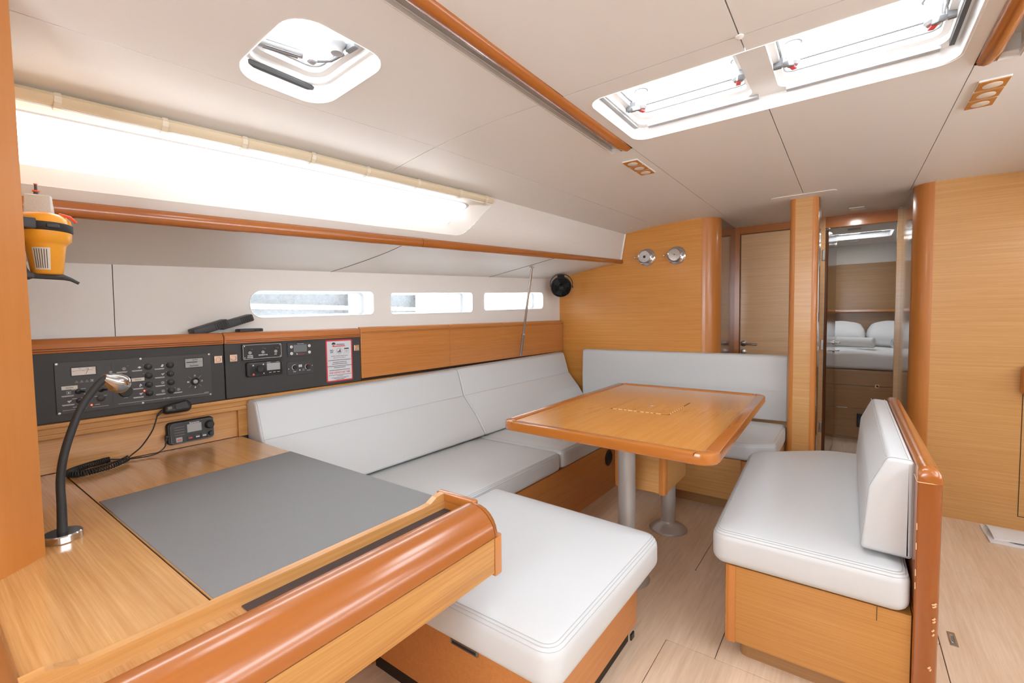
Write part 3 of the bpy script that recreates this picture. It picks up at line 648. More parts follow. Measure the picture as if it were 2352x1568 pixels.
for z in (.62, .56, .48, .44): bm = new(); tube(bm, [(.1715, 1.7672, z), (.1712, 1.7674, z+.02)], .0012, 4); obj('scuff_mark', bm, 'scuff', bp_)
BS = rpoly([(-.398, 1.762), (.164, 1.762), (.164, 3.215), (-.10, 3.19), (-.452, 2.92)], [.05, .045, .045, .2, .12], 7)
seat('bench_cushion', 'white seat cushion on the bench with the tall back', BS, .348, .474, r=.033, puff=.010)
BB = rpoly([(.1685, .492), (.1685, .802), (.105, .806), (.06, .70), (.042, .495)], [.008, .012, .02, .06, .012], 5)
backrest('bench_back_cushion', 'white back cushion leaning on the orange bench panel', BB, 1.845, 3.08, ALONG_Y, seams=[(.100, .8065), (.155, .8075)], r=.012)
# ---- chart table
dk = thing('chart_table', 'oak chart table with grey writing mat and thick rounded front rail', 'desk', (-1.5, .55, 0))
DZ = .72
bm = new(); box(bm, -2.315, -.986, .088, .3405, DZ-.03, DZ); obj('desk_top', bm, 'desk_x', dk)
bm = new(); box(bm, -2.315, -.986, .3445, .957, DZ-.03, DZ); ld = obj('desk_lid', bm, 'desk_x', dk)
bm = new(); loft(bm, rpoly([(-1.818, .347), (-.987, .347), (-.987, .957), (-1.852, .957)], .002), [(0, DZ), (0, DZ+.002), (.0012, DZ+.003)]); obj('writing_mat', bm, 'mat_cloth', ld)
bm = new(); tube(bm, [(-1.853, .957, DZ+.001), (-1.835, .65, DZ+.0012), (-1.819, .347, DZ+.001)], .002, 6); obj('mat_edge', bm, 'black_rubber', ld)
bm = new(); box(bm, -2.31, -.99, .338, .347, DZ-.031, DZ-.004); obj('lid_gap', bm, 'gap_dark', dk)
bm = new(); box(bm, -1.9, -.80, .13, .955, .585, DZ-.03); obj('chart_box', bm, 'veneer_y', dk)
bm = new(); box(bm, -2.30, -1.50, .20, .95, 0, .60); obj('pedestal', bm, 'veneer_y', dk)
# inner fiddle with raised horns at both ends
fy = [(.085, .736), (.112, .737), (.122, .735), (.150, .7245), (.17, .7235), (.87, .7235), (.90, .7255), (.925, .738), (.945, .741), (.957, .741), (.957, .67), (.085, .67)]
bm = new(); prism(bm, fy, -.986, -.966, ALONG_X); obj('fiddle_rail', bm, 'desk_y', dk)
bm = new(); box(bm, -.968, -.872, .10, .957, .66, .6925); obj('tray', bm, 'desk_x', dk)
bm = new(); box(bm, -.966, -.876, .387, .955, .6925, .695); obj('tray_lining', bm, 'felt_brown', dk)
bm = new(); loft(bm, rrect(-1.0, -.85, .955, .978, .006), soft(.715, .741, .005, 3)); box(bm, -.97, -.86, .957, .972, .67, .72); obj('end_rail', bm, 'solid_x', dk, smooth=True)
sec = [(-.876, .66), (-.876, .728), (-.870, .735), (-.855, .7385), (-.835, .7375), (-.815, .731), (-.796, .719), (-.782, .704), (-.773, .688), (-.768, .672), (-.768, .664), (-.78, .66)]
bm = new(); prism(bm, ccw(sec), -.35, .9485, ALONG_Y); obj('front_rail', bm, 'solid_y', dk, smooth=True, auto=30)
# end cap: the same section swept smaller into a rounded end
bm = new(); c = Vector((-.83, .67)); rows = []
for k in range(9):
    a = PI/2*k/8; s = math.cos(a)*.9+.1; yy = .951+.036*math.sin(a); rows.append([bm.verts.new((c.x+(x-c.x)*(s if x > c.x else 1-(1-s)*.2), yy, .66+(z-.66)*(s*.55+.45))) for x, z in sec])
for A, B in zip(rows, rows[1:]):
    for i in range(len(sec)): bm.faces.new((A[i], A[(i+1) % len(sec)], B[(i+1) % len(sec)], B[i]))
bm.faces.new(rows[0]); bm.faces.new(rows[-1][::-1]); obj('rail_end_cap', bm, 'solid_y', dk, smooth=True, auto=50)
bm = new(); prism(bm, [(-.79, .562), (-.772, .562), (-.7695, .6605), (-.79, .6605)], -.35, .9485, ALONG_Y); obj('front_apron', bm, 'veneer_y', dk)
bm = new(); loft(bm, rpoly([(-.79, .951), (-.769, .951), (-.769, .985), (-.79, .987)], [0, 0, .02, 0], 6), [(.001, .552), (0, .556), (0, .659)]); obj('apron_end', bm, 'solid_z', dk, smooth=True, auto=35)
bm = new(); prism(bm, rpoly([(-.02, .60), (.092, .60), (.092, .728), (.06, .742), (-.02, .742)], [0, 0, .03, .03, 0]), -1.42, -.972, ALONG_X); obj('aft_fiddle', bm, 'solid_x', dk, smooth=True, auto=35)
# ================================================================== CONSOLE AND INSTRUMENTS
cn = thing('trim_9', 'oak console board and ledge behind the chart table', None, (-2.33, 2.0, .72)); cn['kind'] = 'structure'
bm = new(); box(bm, -2.34, -2.318, .188, .99, .722, .85); obj('lower_board', bm, 'desk_y', cn)
bm = new(); rbox(bm, -2.345, -2.292, .188, .982, .848, .866, .004, 2); obj('ledge_lip', bm, 'veneer_y', cn)
bm = new(); box(bm, -2.345, -2.306, .188, 3.95, .866, .888); obj('ledge_riser', bm, 'veneer_y', cn)
bm = new(); rbox(bm, -2.345, -2.298, .188, 3.95, .886, .903, .004, 2); obj('ledge', bm, 'veneer_y', cn)
bm = new(); box(bm, -2.325, -2.303, .945, .985, .722, .86); obj('end_cleat', bm, 'veneer_y', cn)
bm = new(); box(bm, -2.40, -2.325, .188, 3.95, .90, 1.195); obj('carcass', bm, 'gap_dark', cn)
bm = new(); box(bm, -2.44, -2.325, .188, 3.95, 1.196, 1.204); obj('shelf', bm, 'hull_vinyl', cn)
def padded_rail(y0, y1, label):
    t = thing('leather_rail', label, 'rail', (-2.32, (y0+y1)/2, 1.155))
    sec = rpoly([(-2.345, 1.156), (-2.306, 1.156), (-2.304, 1.19), (-2.318, 1.207), (-2.345, 1.209)], [0, .004, .016, .02, 0], 6)
    bm = new(); loft(bm, sec, [(.003, y0), (0, y0+.004), (0, y1-.004), (.003, y1)], ALONG_Y)
    for v in bm.verts: v.co.z += (v.co.y-.3)*.0055
    obj('padding', bm, 'leather_tan', t, smooth=True, auto=50)
    for z in (1.164, 1.172):
        bm = new(); tube(bm, [(-2.3045, y0+.005+(y1-y0-.01)*k/16, z+(y0+(y1-y0)*k/16-.3)*.0055) for k in range(17)], .0012, 4); obj('stitching', bm, 'leather_stitch', t)
padded_rail(.19, .8985, 'tan leather padded rail over the switch panel')
padded_rail(.9025, 1.6275, 'tan leather padded rail over the radio panel')
def lock_y(t, y, z, s=.033):
    bm = new(); loft(bm, rrect(-s/2, s/2, -s/2, s/2, .002), [(0, 0), (0, .002), (.001, .003)], PANEL(y, z)); p = obj('push_latch', bm, 'copper', t)
    bm = new(); lathe(bm, [(.011, .003), (.011, .0045), (.0095, .0055), (.009, .004), (0, .004)], PANEL(y, z), 20); obj('latch_button', bm, 'copper', p, smooth=True)
def bars(bm, M, n, w_, h=.0014, gap=.0026):
    for i in range(n): ww = w_*(.75+.25*((i*7+3) % 4)/3); box(bm, -ww/2, ww/2, -i*gap-h/2, -i*gap+h/2, 0, .0004, M)
# ---- left: switch panel
sp = thing('switch_panel', 'charcoal electrical panel with push buttons, voltmeter and red indicator lights', 'switch panel', (-2.315, .55, .903))
bm = new(); rbox(bm, -2.325, -2.312, .19, .8985, .9035, 1.158, .002, 1); obj('backing_board', bm, 'board_black', sp)
bm = new(); loft(bm, rrect(.340, .8435, .9315, 1.122, .002), [(0, -.002), (0, .0015), (.0008, .0022)], PANEL(0, 0)); pl = obj('face_plate', bm, 'plate_grey', sp)
Q = lambda y, z: PANEL(y, z, -2.3078)
bm = new(); box(bm, .4982, .4992, .945, 1.109, 0, .0006, Q(0, 0)); obj('plate_groove', bm, 'black', pl)
bm = new(); loft(bm, rrect(.381, .456, 1.067, 1.103, .002), [(0, 0), (0, .001)], Q(0, 0)); mt_ = obj('voltmeter_bezel', bm, 'black', pl)
bm = new(); box(bm, .385, .452, 1.071, 1.099, .001, .0016, Q(0, 0)); obj('voltmeter_face', bm, 'meter_face', mt_)
bm = new(); tube(bm, [Q(0, 0) @ Vector(p) for p in ((.4235, 1.072, .002), (.4325, 1.0935, .002))], .0005, 4); tube(bm, [Q(.388+.0062*k, 1.0865+.0032*math.sin(PI*k/10)) @ Vector((0, 0, .0018)) for k in range(10)], .0003, 4)
for y, s in ((.389, '0'), (.407, '100'), (.4285, '200'), (.4455, '300'), (.4165, 'V')): text(bm, s, .0048, Q(y, 1.0945 if s not in '0V' else 1.0865) @ Matrix.Translation((0, 0, .0019)))
obj('voltmeter_print', bm, 'ink', mt_)
for y, z in ((.4625, .9765),): 
    bm = new(); lathe(bm, [(.0125, 0), (.0125, .004), (.010, .006), (0, .0065)], Q(y, z), 20); obj('blank_plug', bm, 'dark_grey', pl, smooth=True)
for y, z in ((.401, 1.010), (.402, .9755), (.538, 1.046), (.464, 1.009)):
    bm = new(); lathe(bm, [(.0095, 0), (.0095, .003), (.007, .005), (0, .005)], Q(y, z), 18); tg = obj('toggle_base', bm, 'black', pl, smooth=True)
    bm = new(); tube(bm, [Q(y, z) @ Vector(p) for p in ((0, 0, .003), (.006, 0, .012), (.013, 0, .019))], .003, 8, rs=[.0025, .0032, .0042]); obj('toggle_lever', bm, 'black', tg, smooth=True)
for y in (.6145, .6895):
    for z in (1.083, 1.0465, 1.010, .9745):
        bm = new(); lathe(bm, [(.0125, 0), (.0125, .006), (.0118, .008), (.0095, .0085), (.009, .012), (.0075, .0128), (0, .0128)], Q(y, z), 22); obj('push_button', bm, 'black', pl, smooth=True)
for y, z in ((.400, .954), (.435, .954), (.598, .986)):
    bm = new(); lathe(bm, [(.0026, 0), (.0024, .0015), (0, .0026)], Q(y, z), 12); obj('indicator_light', bm, 'red_led', pl, smooth=True)
bm = new(); lathe(bm, [(.0215, 0), (.0215, .008), (.019, .0115), (0, .012)], Q(.537, .992), 28); sk = obj('socket_cap', bm, 'black_rubber', pl, smooth=True)
bm = new(); box(bm, -.0085, -.0075, -.019, .019, .0115, .013, Q(.537, .992)); box(bm, -.002, .002, .019, .028, .002, .010, Q(.537, .992)); obj('socket_tab', bm, 'dark_grey', sk)
bm = new(); loft(bm, rrect(.741, .8145, 1.0625, 1.1075, .002), [(0, 0), (0, .0012)], Q(0, 0)); lc = obj('display_bezel', bm, 'black', pl)
bm = new(); box(bm, .7445, .8105, 1.066, 1.104, .0012, .0018, Q(0, 0)); obj('display_screen', bm, 'lcd', lc)
bm = new(); text(bm, '13.7V', .0095, Q(.780, 1.0975) @ Matrix.Translation((0, 0, .002)), bold=.0002); box(bm, .7485, .790, 1.0865, 1.0905, .0018, .0021, Q(0, 0)); text(bm, 'Ec', .005, Q(.775, 1.082) @ Matrix.Translation((0, 0, .002)))
text(bm, 'Essentials', .0085, Q(.7775, 1.0735) @ Matrix.Translation((0, 0, .002)), bold=.0002); tube(bm, [Q(.751, 1.0975) @ Vector((.005*math.cos(a), .005*math.sin(a), .002)) for a in [PI*k/6 for k in range(7)]], .0004, 4); box(bm, .790, .807, 1.0895, 1.0903, .0018, .0021, Q(0, 0)); obj('display_print', bm, 'ink', lc)
bm = new(); lathe(bm, [(.0345, 0), (.0345, .0006), (0, .0006)], Q(.778, 1.003), 40); dl = obj('selector_ring', bm, 'dark_grey', pl)
bm = new(); lathe(bm, [(.0165, .0006), (.0165, .004), (.0145, .005), (.011, .003), (.011, .0015), (0, .0015)], Q(.778, 1.003), 30); obj('selector_knob', bm, 'black', dl, smooth=True)
bm = new(); lathe(bm, [(.0085, .0015), (.0085, .007), (.006, .009), (0, .0095)], Q(.778, 1.003), 20); obj('selector_button', bm, 'grey_plastic', dl, smooth=True)
for y, z in ((.346, 1.116), (.591, 1.117), (.837, 1.118), (.836, .938), (.591, .937), (.346, .936)):
    bm = new(); lathe(bm, [(.0042, 0), (.004, .0012), (.0018, .0016), (.0016, .0008), (0, .0008)], Q(y, z), 12); obj('screw', bm, 'brushed_steel', pl, smooth=True)
for y0, y1, z0, z1 in ((.3555, .399, 1.021, 1.034), (.557, .600, 1.028, 1.041)):
    bm = new(); box(bm, y0, y1, z0, z1, 0, .0005, Q(0, 0)); lb = obj('label_tape', bm, 'label_tape', pl)
    bm = new(); bars(bm, Q((y0+y1)/2, (z0+z1)/2+.001) @ Matrix.Translation((0, 0, .0005)), 2, .022, .001, .0026); obj('label_print', bm, 'ink', lb)
bm = new()
def icon(y, z, kind, s=.0066):
    M = Q(y, z)
    if kind == 'sun':
        tube(bm, [M @ Vector((.45*s*math.cos(a), .45*s*math.sin(a), .0004)) for a in [2*PI*k/10 for k in range(10)]], .0006, 4, True)
        for k in range(8): a = PI/4*k; tube(bm, [M @ Vector((r*s*math.cos(a), r*s*math.sin(a), .0004)) for r in (.62, 1.0)], .0006, 4)
    elif kind == 'tri':
        tube(bm, [M @ Vector(p) for p in ((-s, -.7*s, .0004), (s, -.7*s, .0004), (0, .9*s, .0004))], .0006, 4, True); box(bm, -.0005, .0005, -.4*s, .35*s, 0, .0006, M)
    elif kind == 'sq':
        tube(bm, [M @ Vector(p) for p in ((-.8*s, -.7*s, .0004), (.8*s, -.7*s, .0004), (.8*s, .8*s, .0004), (-.8*s, .8*s, .0004))], .0007, 4, True); box(bm, -.3*s, .35*s, -.3*s, .3*s, 0, .0006, M)
    elif kind == 'dia': prism(bm, [(-s, 0), (0, -.7*s), (s, 0), (0, .7*s)], 0, .0006, M)
    elif kind == 'bat': box(bm, -.9*s, .9*s, -.6*s, .5*s, 0, .0006, M); box(bm, -.6*s, -.2*s, .5*s, .85*s, 0, .0006, M); box(bm, .2*s, .6*s, .5*s, .85*s, 0, .0006, M)
    elif kind == 'tap': box(bm, -.5*s, .5*s, 0, .5*s, 0, .0006, M); box(bm, .1*s, .6*s, -.4*s, .1*s, 0, .0006, M); box(bm, -.15*s, .15*s, .5*s, s, 0, .0006, M); box(bm, -.6*s, -.2*s, -s, .1*s, 0, .0006, M)
    elif kind == 'pump': box(bm, -.7*s, .7*s, -.1*s, .5*s, 0, .0006, M); box(bm, -.3*s, .3*s, -.6*s, .2*s, 0, .0006, M); box(bm, .6*s, s, .3*s, .7*s, 0, .0006, M)
    elif kind == 'book': prism(bm, [(-.8*s, -.5*s), (.1*s, -.9*s), (.9*s, .5*s), (0, .9*s)], 0, .0006, M)
for y, k in ((.397, 'tri'), (.4115, 'tri'), (.426, 'tri'), (.440, 'sq')): icon(y, 1.047, k, .005)
for y, z, k in ((.374, 1.009, 'sq'), (.374, .976, 'pump'), (.437, 1.011, 'bat'), (.586, 1.083, 'dia'), (.587, 1.010, 'tap'), (.586, .975, 'pump'), (.662, 1.083, 'book'), (.662, 1.047, 'pump'), (.661, 1.012, 'sun'), (.661, .977, 'sun'), (.716, .976, 'sun'), (.537, 1.082, 'sun')): icon(y, z, k)
for y, z in ((.371, .9985), (.371, .9655), (.432, .9995), (.578, 1.0715), (.578, .9985), (.578, .9635), (.652, 1.0715), (.652, 1.0355), (.652, 1.0005), (.652, .9655), (.712, .9645), (.530, 1.0705)): bars(bm, Q(y, z), 2, .034)
for y, z in ((.5375, .9665), (.390, .9535), (.452, .954), (.389, 1.019), (.414, 1.019), (.389, .985), (.414, .985), (.452, .985), (.474, .985)): bars(bm, Q(y, z), 1, .014)
for a, b in ((.355, .420), (.436, .484), (.513, .660), (.682, .829)): box(bm, a, b, .9447, .9455, 0, .0005, Q(0, 0))
text(bm, '12 V DC', .0065, Q(.671, .945) @ Matrix.Translation((0, 0, .0004)), bold=.0001); bars(bm, Q(.820, .9495), 1, .018, .0012)
for y, z in ((.598, 1.0925), (.598, 1.056), (.598, 1.020), (.675, 1.0915), (.675, 1.056), (.675, 1.020), (.675, .985), (.703, .985), (.549, 1.0925)): box(bm, y-.0008, y+.0008, z-.0008, z+.0008, 0, .0006, Q(0, 0))
for a in (45, 135, 225, 315):
    c_, s_ = math.cos(math.radians(a)), math.sin(math.radians(a)); tube(bm, [Q(.778, 1.003) @ Vector((r*c_, r*s_, .0008)) for r in (.019, .034)], .0004, 4)
def ricon(y, z, k):
    global bm
    n0 = len(bm.verts); icon(y, z, k, .0045); bm.verts.ensure_lookup_table()
    for v in list(bm.verts)[n0:]: v.co.x += .0007
for y, z, k in ((.778, 1.0285, 'sq'), (.804, 1.003, 'sq'), (.752, 1.003, 'bat'), (.778, .9775, 'tap')): ricon(y, z, k)
tag(obj('panel_print', bm, 'white_print', pl), None, kind='stuff')
lock_y(sp, .8735, 1.0915)
# ---- right: radio panel board and its devices
rp_ = thing('radio_console', 'charcoal board carrying the stereo, controllers and notice', 'panel', (-2.315, 1.27, .905))
bm = new(); rbox(bm, -2.325, -2.312, .9025, 1.6275, .905, 1.163, .002, 1); obj('backing_board', bm, 'board_black', rp_)
lock_y(rp_, .938, 1.093); lock_y(rp_, 1.601, 1.101)
P3 = lambda y, z, d=0: PANEL(y, z, -2.312+d)
# power selector
ps = thing('power_selector', 'glossy black selector plate reading shore power, generator and A/C', 'selector', (-2.31, 1.07, 1.08))
bm = new(); loft(bm, rrect(.975, 1.1635, 1.078, 1.154, .003), [(0, 0), (0, .006), (.001, .0068)], P3(0, 0)); pp = obj('plate', bm, 'black', ps)
bm = new(); tube(bm, [P3(y, z, .007) @ Vector((0, 0, 0)) for y, z in rrect(.980, 1.1595, 1.083, 1.150, .005)], .0009, 4, True)
text(bm, 'SHORE', .0075, P3(1.011, 1.0985, .007), bold=.0003); text(bm, 'POWER', .0075, P3(1.011, 1.0905, .007), bold=.0003); text(bm, 'GENERATOR', .0075, P3(1.0705, 1.0985, .007), bold=.0003); text(bm, 'A/C', .0075, P3(1.1315, 1.0985, .007), bold=.0003)
obj('plate_print', bm, 'white_print', pp)
for y in (1.010, 1.0705, 1.132):
    bm = new(); lathe(bm, [(.0068, 0), (.0068, .002), (.005, .003), (.0048, .001), (0, .001)], P3(y, 1.1305, .0068), 18); tg = obj('toggle_nut', bm, 'dark_grey', ps, smooth=True)
    bm = new(); tube(bm, [P3(y, 1.1305, .0068) @ Vector(p) for p in ((0, 0, .001), (.002, 0, .009), (.005, -.001, .015))], .002, 8, rs=[.0016, .002, .0027]); obj('toggle_lever', bm, 'grey_plastic_dark', tg, smooth=True)
    bm = new(); lathe(bm, [(.0078, 0), (.0078, .002), (.0058, .0035), (.0040, .002), (.0030, .003), (0, .003)], P3(y, 1.1125, .0068), 20); obj('lamp', bm, 'grey_plastic', ps, smooth=True)
for y, z in ((.986, 1.144), (1.1535, 1.144), (.986, 1.089), (1.1535, 1.089)):
    bm = new(); lathe(bm, [(.0026, 0), (.0022, .0012), (0, .0014)], P3(y, z, .0068), 10); obj('screw', bm, 'chrome', ps, smooth=True)
# stereo
st = thing('marine_stereo', 'black marine stereo with a round dial and grey display', 'stereo', (-2.31, 1.075, 1.0))
bm = new(); loft(bm, rrect(.989, 1.1635, .997, 1.067, .010), [(0, 0), (0, .009), (.002, .012), (.004, .013)], P3(0, 0)); sb_ = obj('body', bm, 'black', st, smooth=True)
bm = new(); tube(bm, [P3(y, z, .0132) @ Vector((0, 0, 0)) for y, z in rrect(.9945, 1.160, 1.001, 1.063, .008)], .0006, 4, True); obj('face_rim', bm, 'grey_plastic_dark', sb_)
bm = new(); loft(bm, rrect(.992, 1.0035, 1.002, 1.062, .004), [(0, .0128), (0, .0145)], P3(0, 0)); obj('face_flap', bm, 'black_rubber', sb_)
bm = new(); lathe(bm, [(.0195, .013), (.0195, .017), (.0165, .0185), (.016, .028), (.0135, .030), (0, .0295)], P3(1.0475, 1.0325), 28); obj('dial', bm, 'black_rubber', st, smooth=True)
bm = new(); box(bm, 1.083, 1.1475, 1.0215, 1.0565, .0128, .0138, P3(0, 0)); obj('display', bm, 'lcd', st)
bm = new(); lathe(bm, [(.005, .013), (.005, .0145), (0, .0148)], P3(1.0195, 1.0075), 14); obj('power_button', bm, 'red_tab', st, smooth=True)
bm = new(); box(bm, 1.0165, 1.0225, 1.048, 1.054, .0128, .0138, P3(0, 0)); lathe(bm, [(.0035, .013), (.0035, .0138), (0, .0138)], P3(1.067, 1.053), 10); text(bm, 'FUSION', .0052, P3(1.0925, 1.0605, .0139), bold=.0001)
for y in (1.099, 1.119, 1.139): bars(bm, P3(y, 1.0105, .0132), 1, .012, .0022)
bars(bm, P3(1.137, 1.0605, .0132), 1, .014, .0012); lathe(bm, [(.0028, .013), (.0028, .0138), (0, .0138)], P3(1.068, 1.009), 10); tag(obj('face_print', bm, 'white_print', sb_), None, kind='stuff')
# climate controller
cc = thing('climate_controller', 'square black controller with grey screen and four white buttons', 'controller', (-2.31, 1.26, 1.08))
bm = new(); loft(bm, rrect(1.193, 1.3245, 1.079, 1.149, .002), [(0, 0), (0, .005), (.001, .006)], P3(0, 0)); cb = obj('body', bm, 'dark_grey', cc)
bm = new(); box(bm, 1.225, 1.296, 1.101, 1.138, .0058, .0064, P3(0, 0)); obj('screen', bm, 'lcd_dark', cc)
for y, z in ((1.213, 1.129), (1.213, 1.095), (1.310, 1.130), (1.310, 1.096)):
    bm = new(); lathe(bm, [(.0075, .006), (.0075, .007), (.0065, .0078), (0, .0078)], P3(y, z), 18); bt = obj('button', bm, 'white_plastic', cc, smooth=True)
    bm = new(); tube(bm, [P3(y, z, .008) @ Vector((.003*math.cos(a), .003*math.sin(a), 0)) for a in [2*PI*k/8 for k in range(8)]], .0005, 4, True); obj('button_mark', bm, 'ink', bt)
bm = new(); text(bm, 'Touch Control', .0058, P3(1.262, 1.1435, .0062), bold=.0001); prism(bm, [(1.238, 1.088), (1.246, 1.088), (1.240, 1.096)], .0058, .0064, P3(0, 0)); obj('body_print', bm, 'white_print', cb)
bm = new(); box(bm, 1.248, 1.283, 1.0885, 1.0905, .0058, .0063, P3(0, 0)); obj('logo_print', bm, 'red_print', cb)
# heater control
hc = thing('heater_control', 'grey rounded control plate with two knobs and a two-digit display', 'controller', (-2.31, 1.26, .985))
bm = new(); loft(bm, rrect(1.1885, 1.3295, .983, 1.054, .008), [(0, 0), (0, .003), (.001, .0038)], P3(0, 0)); hb = obj('plate', bm, 'dark_grey', hc)
for y, z in ((1.2285, 1.0215), (1.299, 1.0195)):
    bm = new(); lathe(bm, [(.0115, .0038), (.0115, .010), (.010, .012), (0, .012)], P3(y, z), 20); obj('knob', bm, 'black', hc, smooth=True)
for y, z, m_, a0, a1 in ((1.2285, 1.0215, 'cream_plastic', 70, 250), (1.299, 1.0195, 'white_print', 120, 230), (1.299, 1.0195, 'red_print', 40, 115)):
    bm = new(); tube(bm, [P3(y, z, .0042) @ Vector((.0145*math.cos(math.radians(a0+(a1-a0)*k/10)), .0145*math.sin(math.radians(a0+(a1-a0)*k/10)), 0)) for k in range(11)], .0014, 4); obj('dial_scale', bm, m_, hb)
bm = new(); text(bm, '88', .019, P3(1.258, 1.027, .004), bold=.0004); text(bm, 'timer', .007, P3(1.227, 1.0005, .004), bold=.0002); bars(bm, P3(1.274, 1.009, .0038), 2, .012, .001, .006); bars(bm, P3(1.303, 1.001, .0038), 1, .02, .0016); lathe(bm, [(.0035, .0038), (.0035, .0044), (0, .0044)], P3(1.2545, 1.006), 10); obj('plate_print', bm, 'white_print', hb)
for y, z in ((1.1955, 1.016), (1.3235, 1.023)):
    bm = new(); lathe(bm, [(.003, .0038), (.0026, .005), (0, .0054)], P3(y, z), 10); obj('screw', bm, 'chrome', hc, smooth=True)
# notice
nn = thing('notice_sign', 'white notice sheet with a red border and departure time lettering', 'notice', (-2.31, 1.49, .92))
bm = new(); loft(bm, rrect(1.4075, 1.572, .9205, 1.153, .008), [(0, 0), (0, .001)], P3(0, 0)); nb = obj('border', bm, 'red_print', nn)
bm = new(); loft(bm, rrect(1.4145, 1.565, .9275, 1.146, .005), [(0, .001), (0, .0014)], P3(0, 0)); nf = obj('sheet', bm, 'paper', nn)
K = lambda y, z: P3(y, z, .0016)
bm = new(); text(bm, 'NO', .013, K(1.4425, 1.0945), bold=.0004); text(bm, 'PETS', .0085, K(1.4425, 1.084), bold=.0004)
tube(bm, [K(1.489, 1.0905) @ Vector((.0165*math.cos(a), .0165*math.sin(a), 0)) for a in [2*PI*k/24 for k in range(24)]], .0006, 4, True); prism(bm, [(-.009, -.009), (-.004, -.009), (-.003, .0), (-.010, .0)], 0, .0003, K(1.489, 1.0905)); prism(bm, [(.001, -.010), (.004, -.010), (.005, -.002), (.008, -.010), (.010, -.010), (.007, .006), (.003, .007), (-.001, .0)], 0, .0003, K(1.489, 1.0905)); lathe(bm, [(.0025, 0), (.0025, .0003)], K(1.4935, 1.0995), 10)
box(bm, -.0145, .0145, .0045, .0105, 0, .0003, K(1.535, 1.0945)); tube(bm, [K(1.535, 1.0905) @ Vector(p) for p in ((-.0145, -.0145, 0), (.0145, -.0145, 0), (.0145, .0145, 0), (-.0145, .0145, 0))], .0004, 4, True); bars(bm, K(1.535, 1.093), 4, .02, .0008, .0035)
prism(bm, [(.0125*math.cos(PI*k/8)-.034, .0125*math.sin(PI*k/8)+.004) for k in range(9)], 0, .0003, K(1.489, 1.1235)); bars(bm, K(1.497, 1.1275), 1, .052, .0035)
text(bm, 'WHERE POSSIBLE PLEASE LEAVE', .0074, K(1.4895, 1.0625), bold=.0001); text(bm, 'BOAT AS YOU FIND IT', .0074, K(1.4895, 1.0525), bold=.0001)
for z, ww in ((1.040, .128), (1.028, .078), (1.0185, .086), (1.007, .142), (.998, .066), (.984, .118)): bars(bm, K(1.4895, z), 1, ww*1.1, .0026)
for z, ww in ((.957, .13), (.9505, .034), (.942, .098), (.936, .07), (.931, .046)): bars(bm, K(1.4895, z), 1, ww*1.1, .0018)
obj('notice_text', bm, 'ink', nf)
bm = new(); text(bm, '9:00 DEPARTURE TIME', .0132, K(1.4895, .9695), bold=.0003); prism(bm, [(-.045, -.004), (-.036, -.0085), (.04, -.0085), (.034, -.0035), (-.03, -.0035), (-.034, .002)], 0, .0003, K(1.489, 1.124)); obj('notice_red_text', bm, 'red_print', nf)
# ---- locker doors along the hull
lk = thing('hull_locker', 'orange oak locker front above the sofa back with two vertical seams', 'locker', (-2.315, 2.8, .905))
def ldoor(y0, y1, r1=0):
    bm = new(); sec = rpoly([(-2.335, .912), (-2.310, .912), (-2.308, 1.195), (-2.32, 1.212), (-2.335, 1.214)], [0, 0, .016, .02, 0], 5); loft(bm, sec, [(.001, y0), (0, y0+.001), (0, y1-.001-r1), (.004 if r1 else 0, y1-r1*.3), (.001 if not r1 else .009, y1)], ALONG_Y)
    for v in bm.verts: v.co.z += (v.co.y-.3)*.0055*(1 if v.co.z > 1.0 else 1); v.co.x += (v.co.y-1.63)*.012
    d = obj('locker_door', bm, 'locker_y', lk, smooth=True, auto=35)
    for z in (1.178, 1.184):
        bm = new(); tube(bm, [(-2.3078+(y-1.63)*.012, y, z+(y-.3)*.0055) for y in (y0+.004, (y0+y1)/2, y1-.006)], .0009, 4); obj('door_groove', bm, 'leather_stitch', d)
ldoor(1.632, 2.3625); ldoor(2.3655, 2.974); ldoor(2.977, 3.945, .02)
# ---- gooseneck lamp
lm = thing('chart_lamp', 'grey gooseneck reading lamp with a chrome head on the chart table', 'lamp', (-1.585, .232, DZ))
bm = new(); lathe(bm, [(.037, 0), (.0385, .002), (.0385, .017), (.036, .0195), (0, .020)], Matrix.Translation((-1.583, .229, DZ)), 36); obj('base', bm, 'chrome', lm, smooth=True, auto=35)
neck = bezier([(-1.583, .229, .735), (-1.596, .2325, .80), (-1.606, .235, .865), (-1.612, .245, .925), (-1.622, .264, .985), (-1.635, .290, 1.045), (-1.652, .325, 1.092), (-1.662, .348, 1.112)], 8)
bm = new(); tube(bm, neck, .0085, 14, rs=[.0105-.0014*min(1, i/12) for i in range(len(neck))]); obj('neck', bm, 'black_rubber', lm, smooth=True)
h0 = Vector((-1.660, .344, 1.109)); hd = Vector((-.25, .62, -.35)).normalized()
bm = new(); lathe(bm, [(.0088, -.004), (.011, .002), (.0165, .012), (.0205, .024), (.0215, .034), (.0195, .044), (.017, .046), (.015, .043), (0, .040)], frame_z(h0, hd) @ Matrix.Scale(1.25, 4), 28, 1, 1); hd_ = obj('head', bm, 'chrome', lm, smooth=True)
bm = new(); lathe(bm, [(.014, .0425), (.013, .0445), (0, .045)], frame_z(h0, hd) @ Matrix.Scale(1.25, 4), 20); obj('bulb_lens', bm, 'lamp_wood', hd_, smooth=True)
bm = new(); M = frame_z(h0+hd*.020, (0, -.1, 1)); lathe(bm, [(.0035, .015), (.0035, .023), (.0045, .025), (.003, .028), (0, .028)], M, 10); obj('head_switch', bm, 'grey_plastic_dark', hd_, smooth=True)
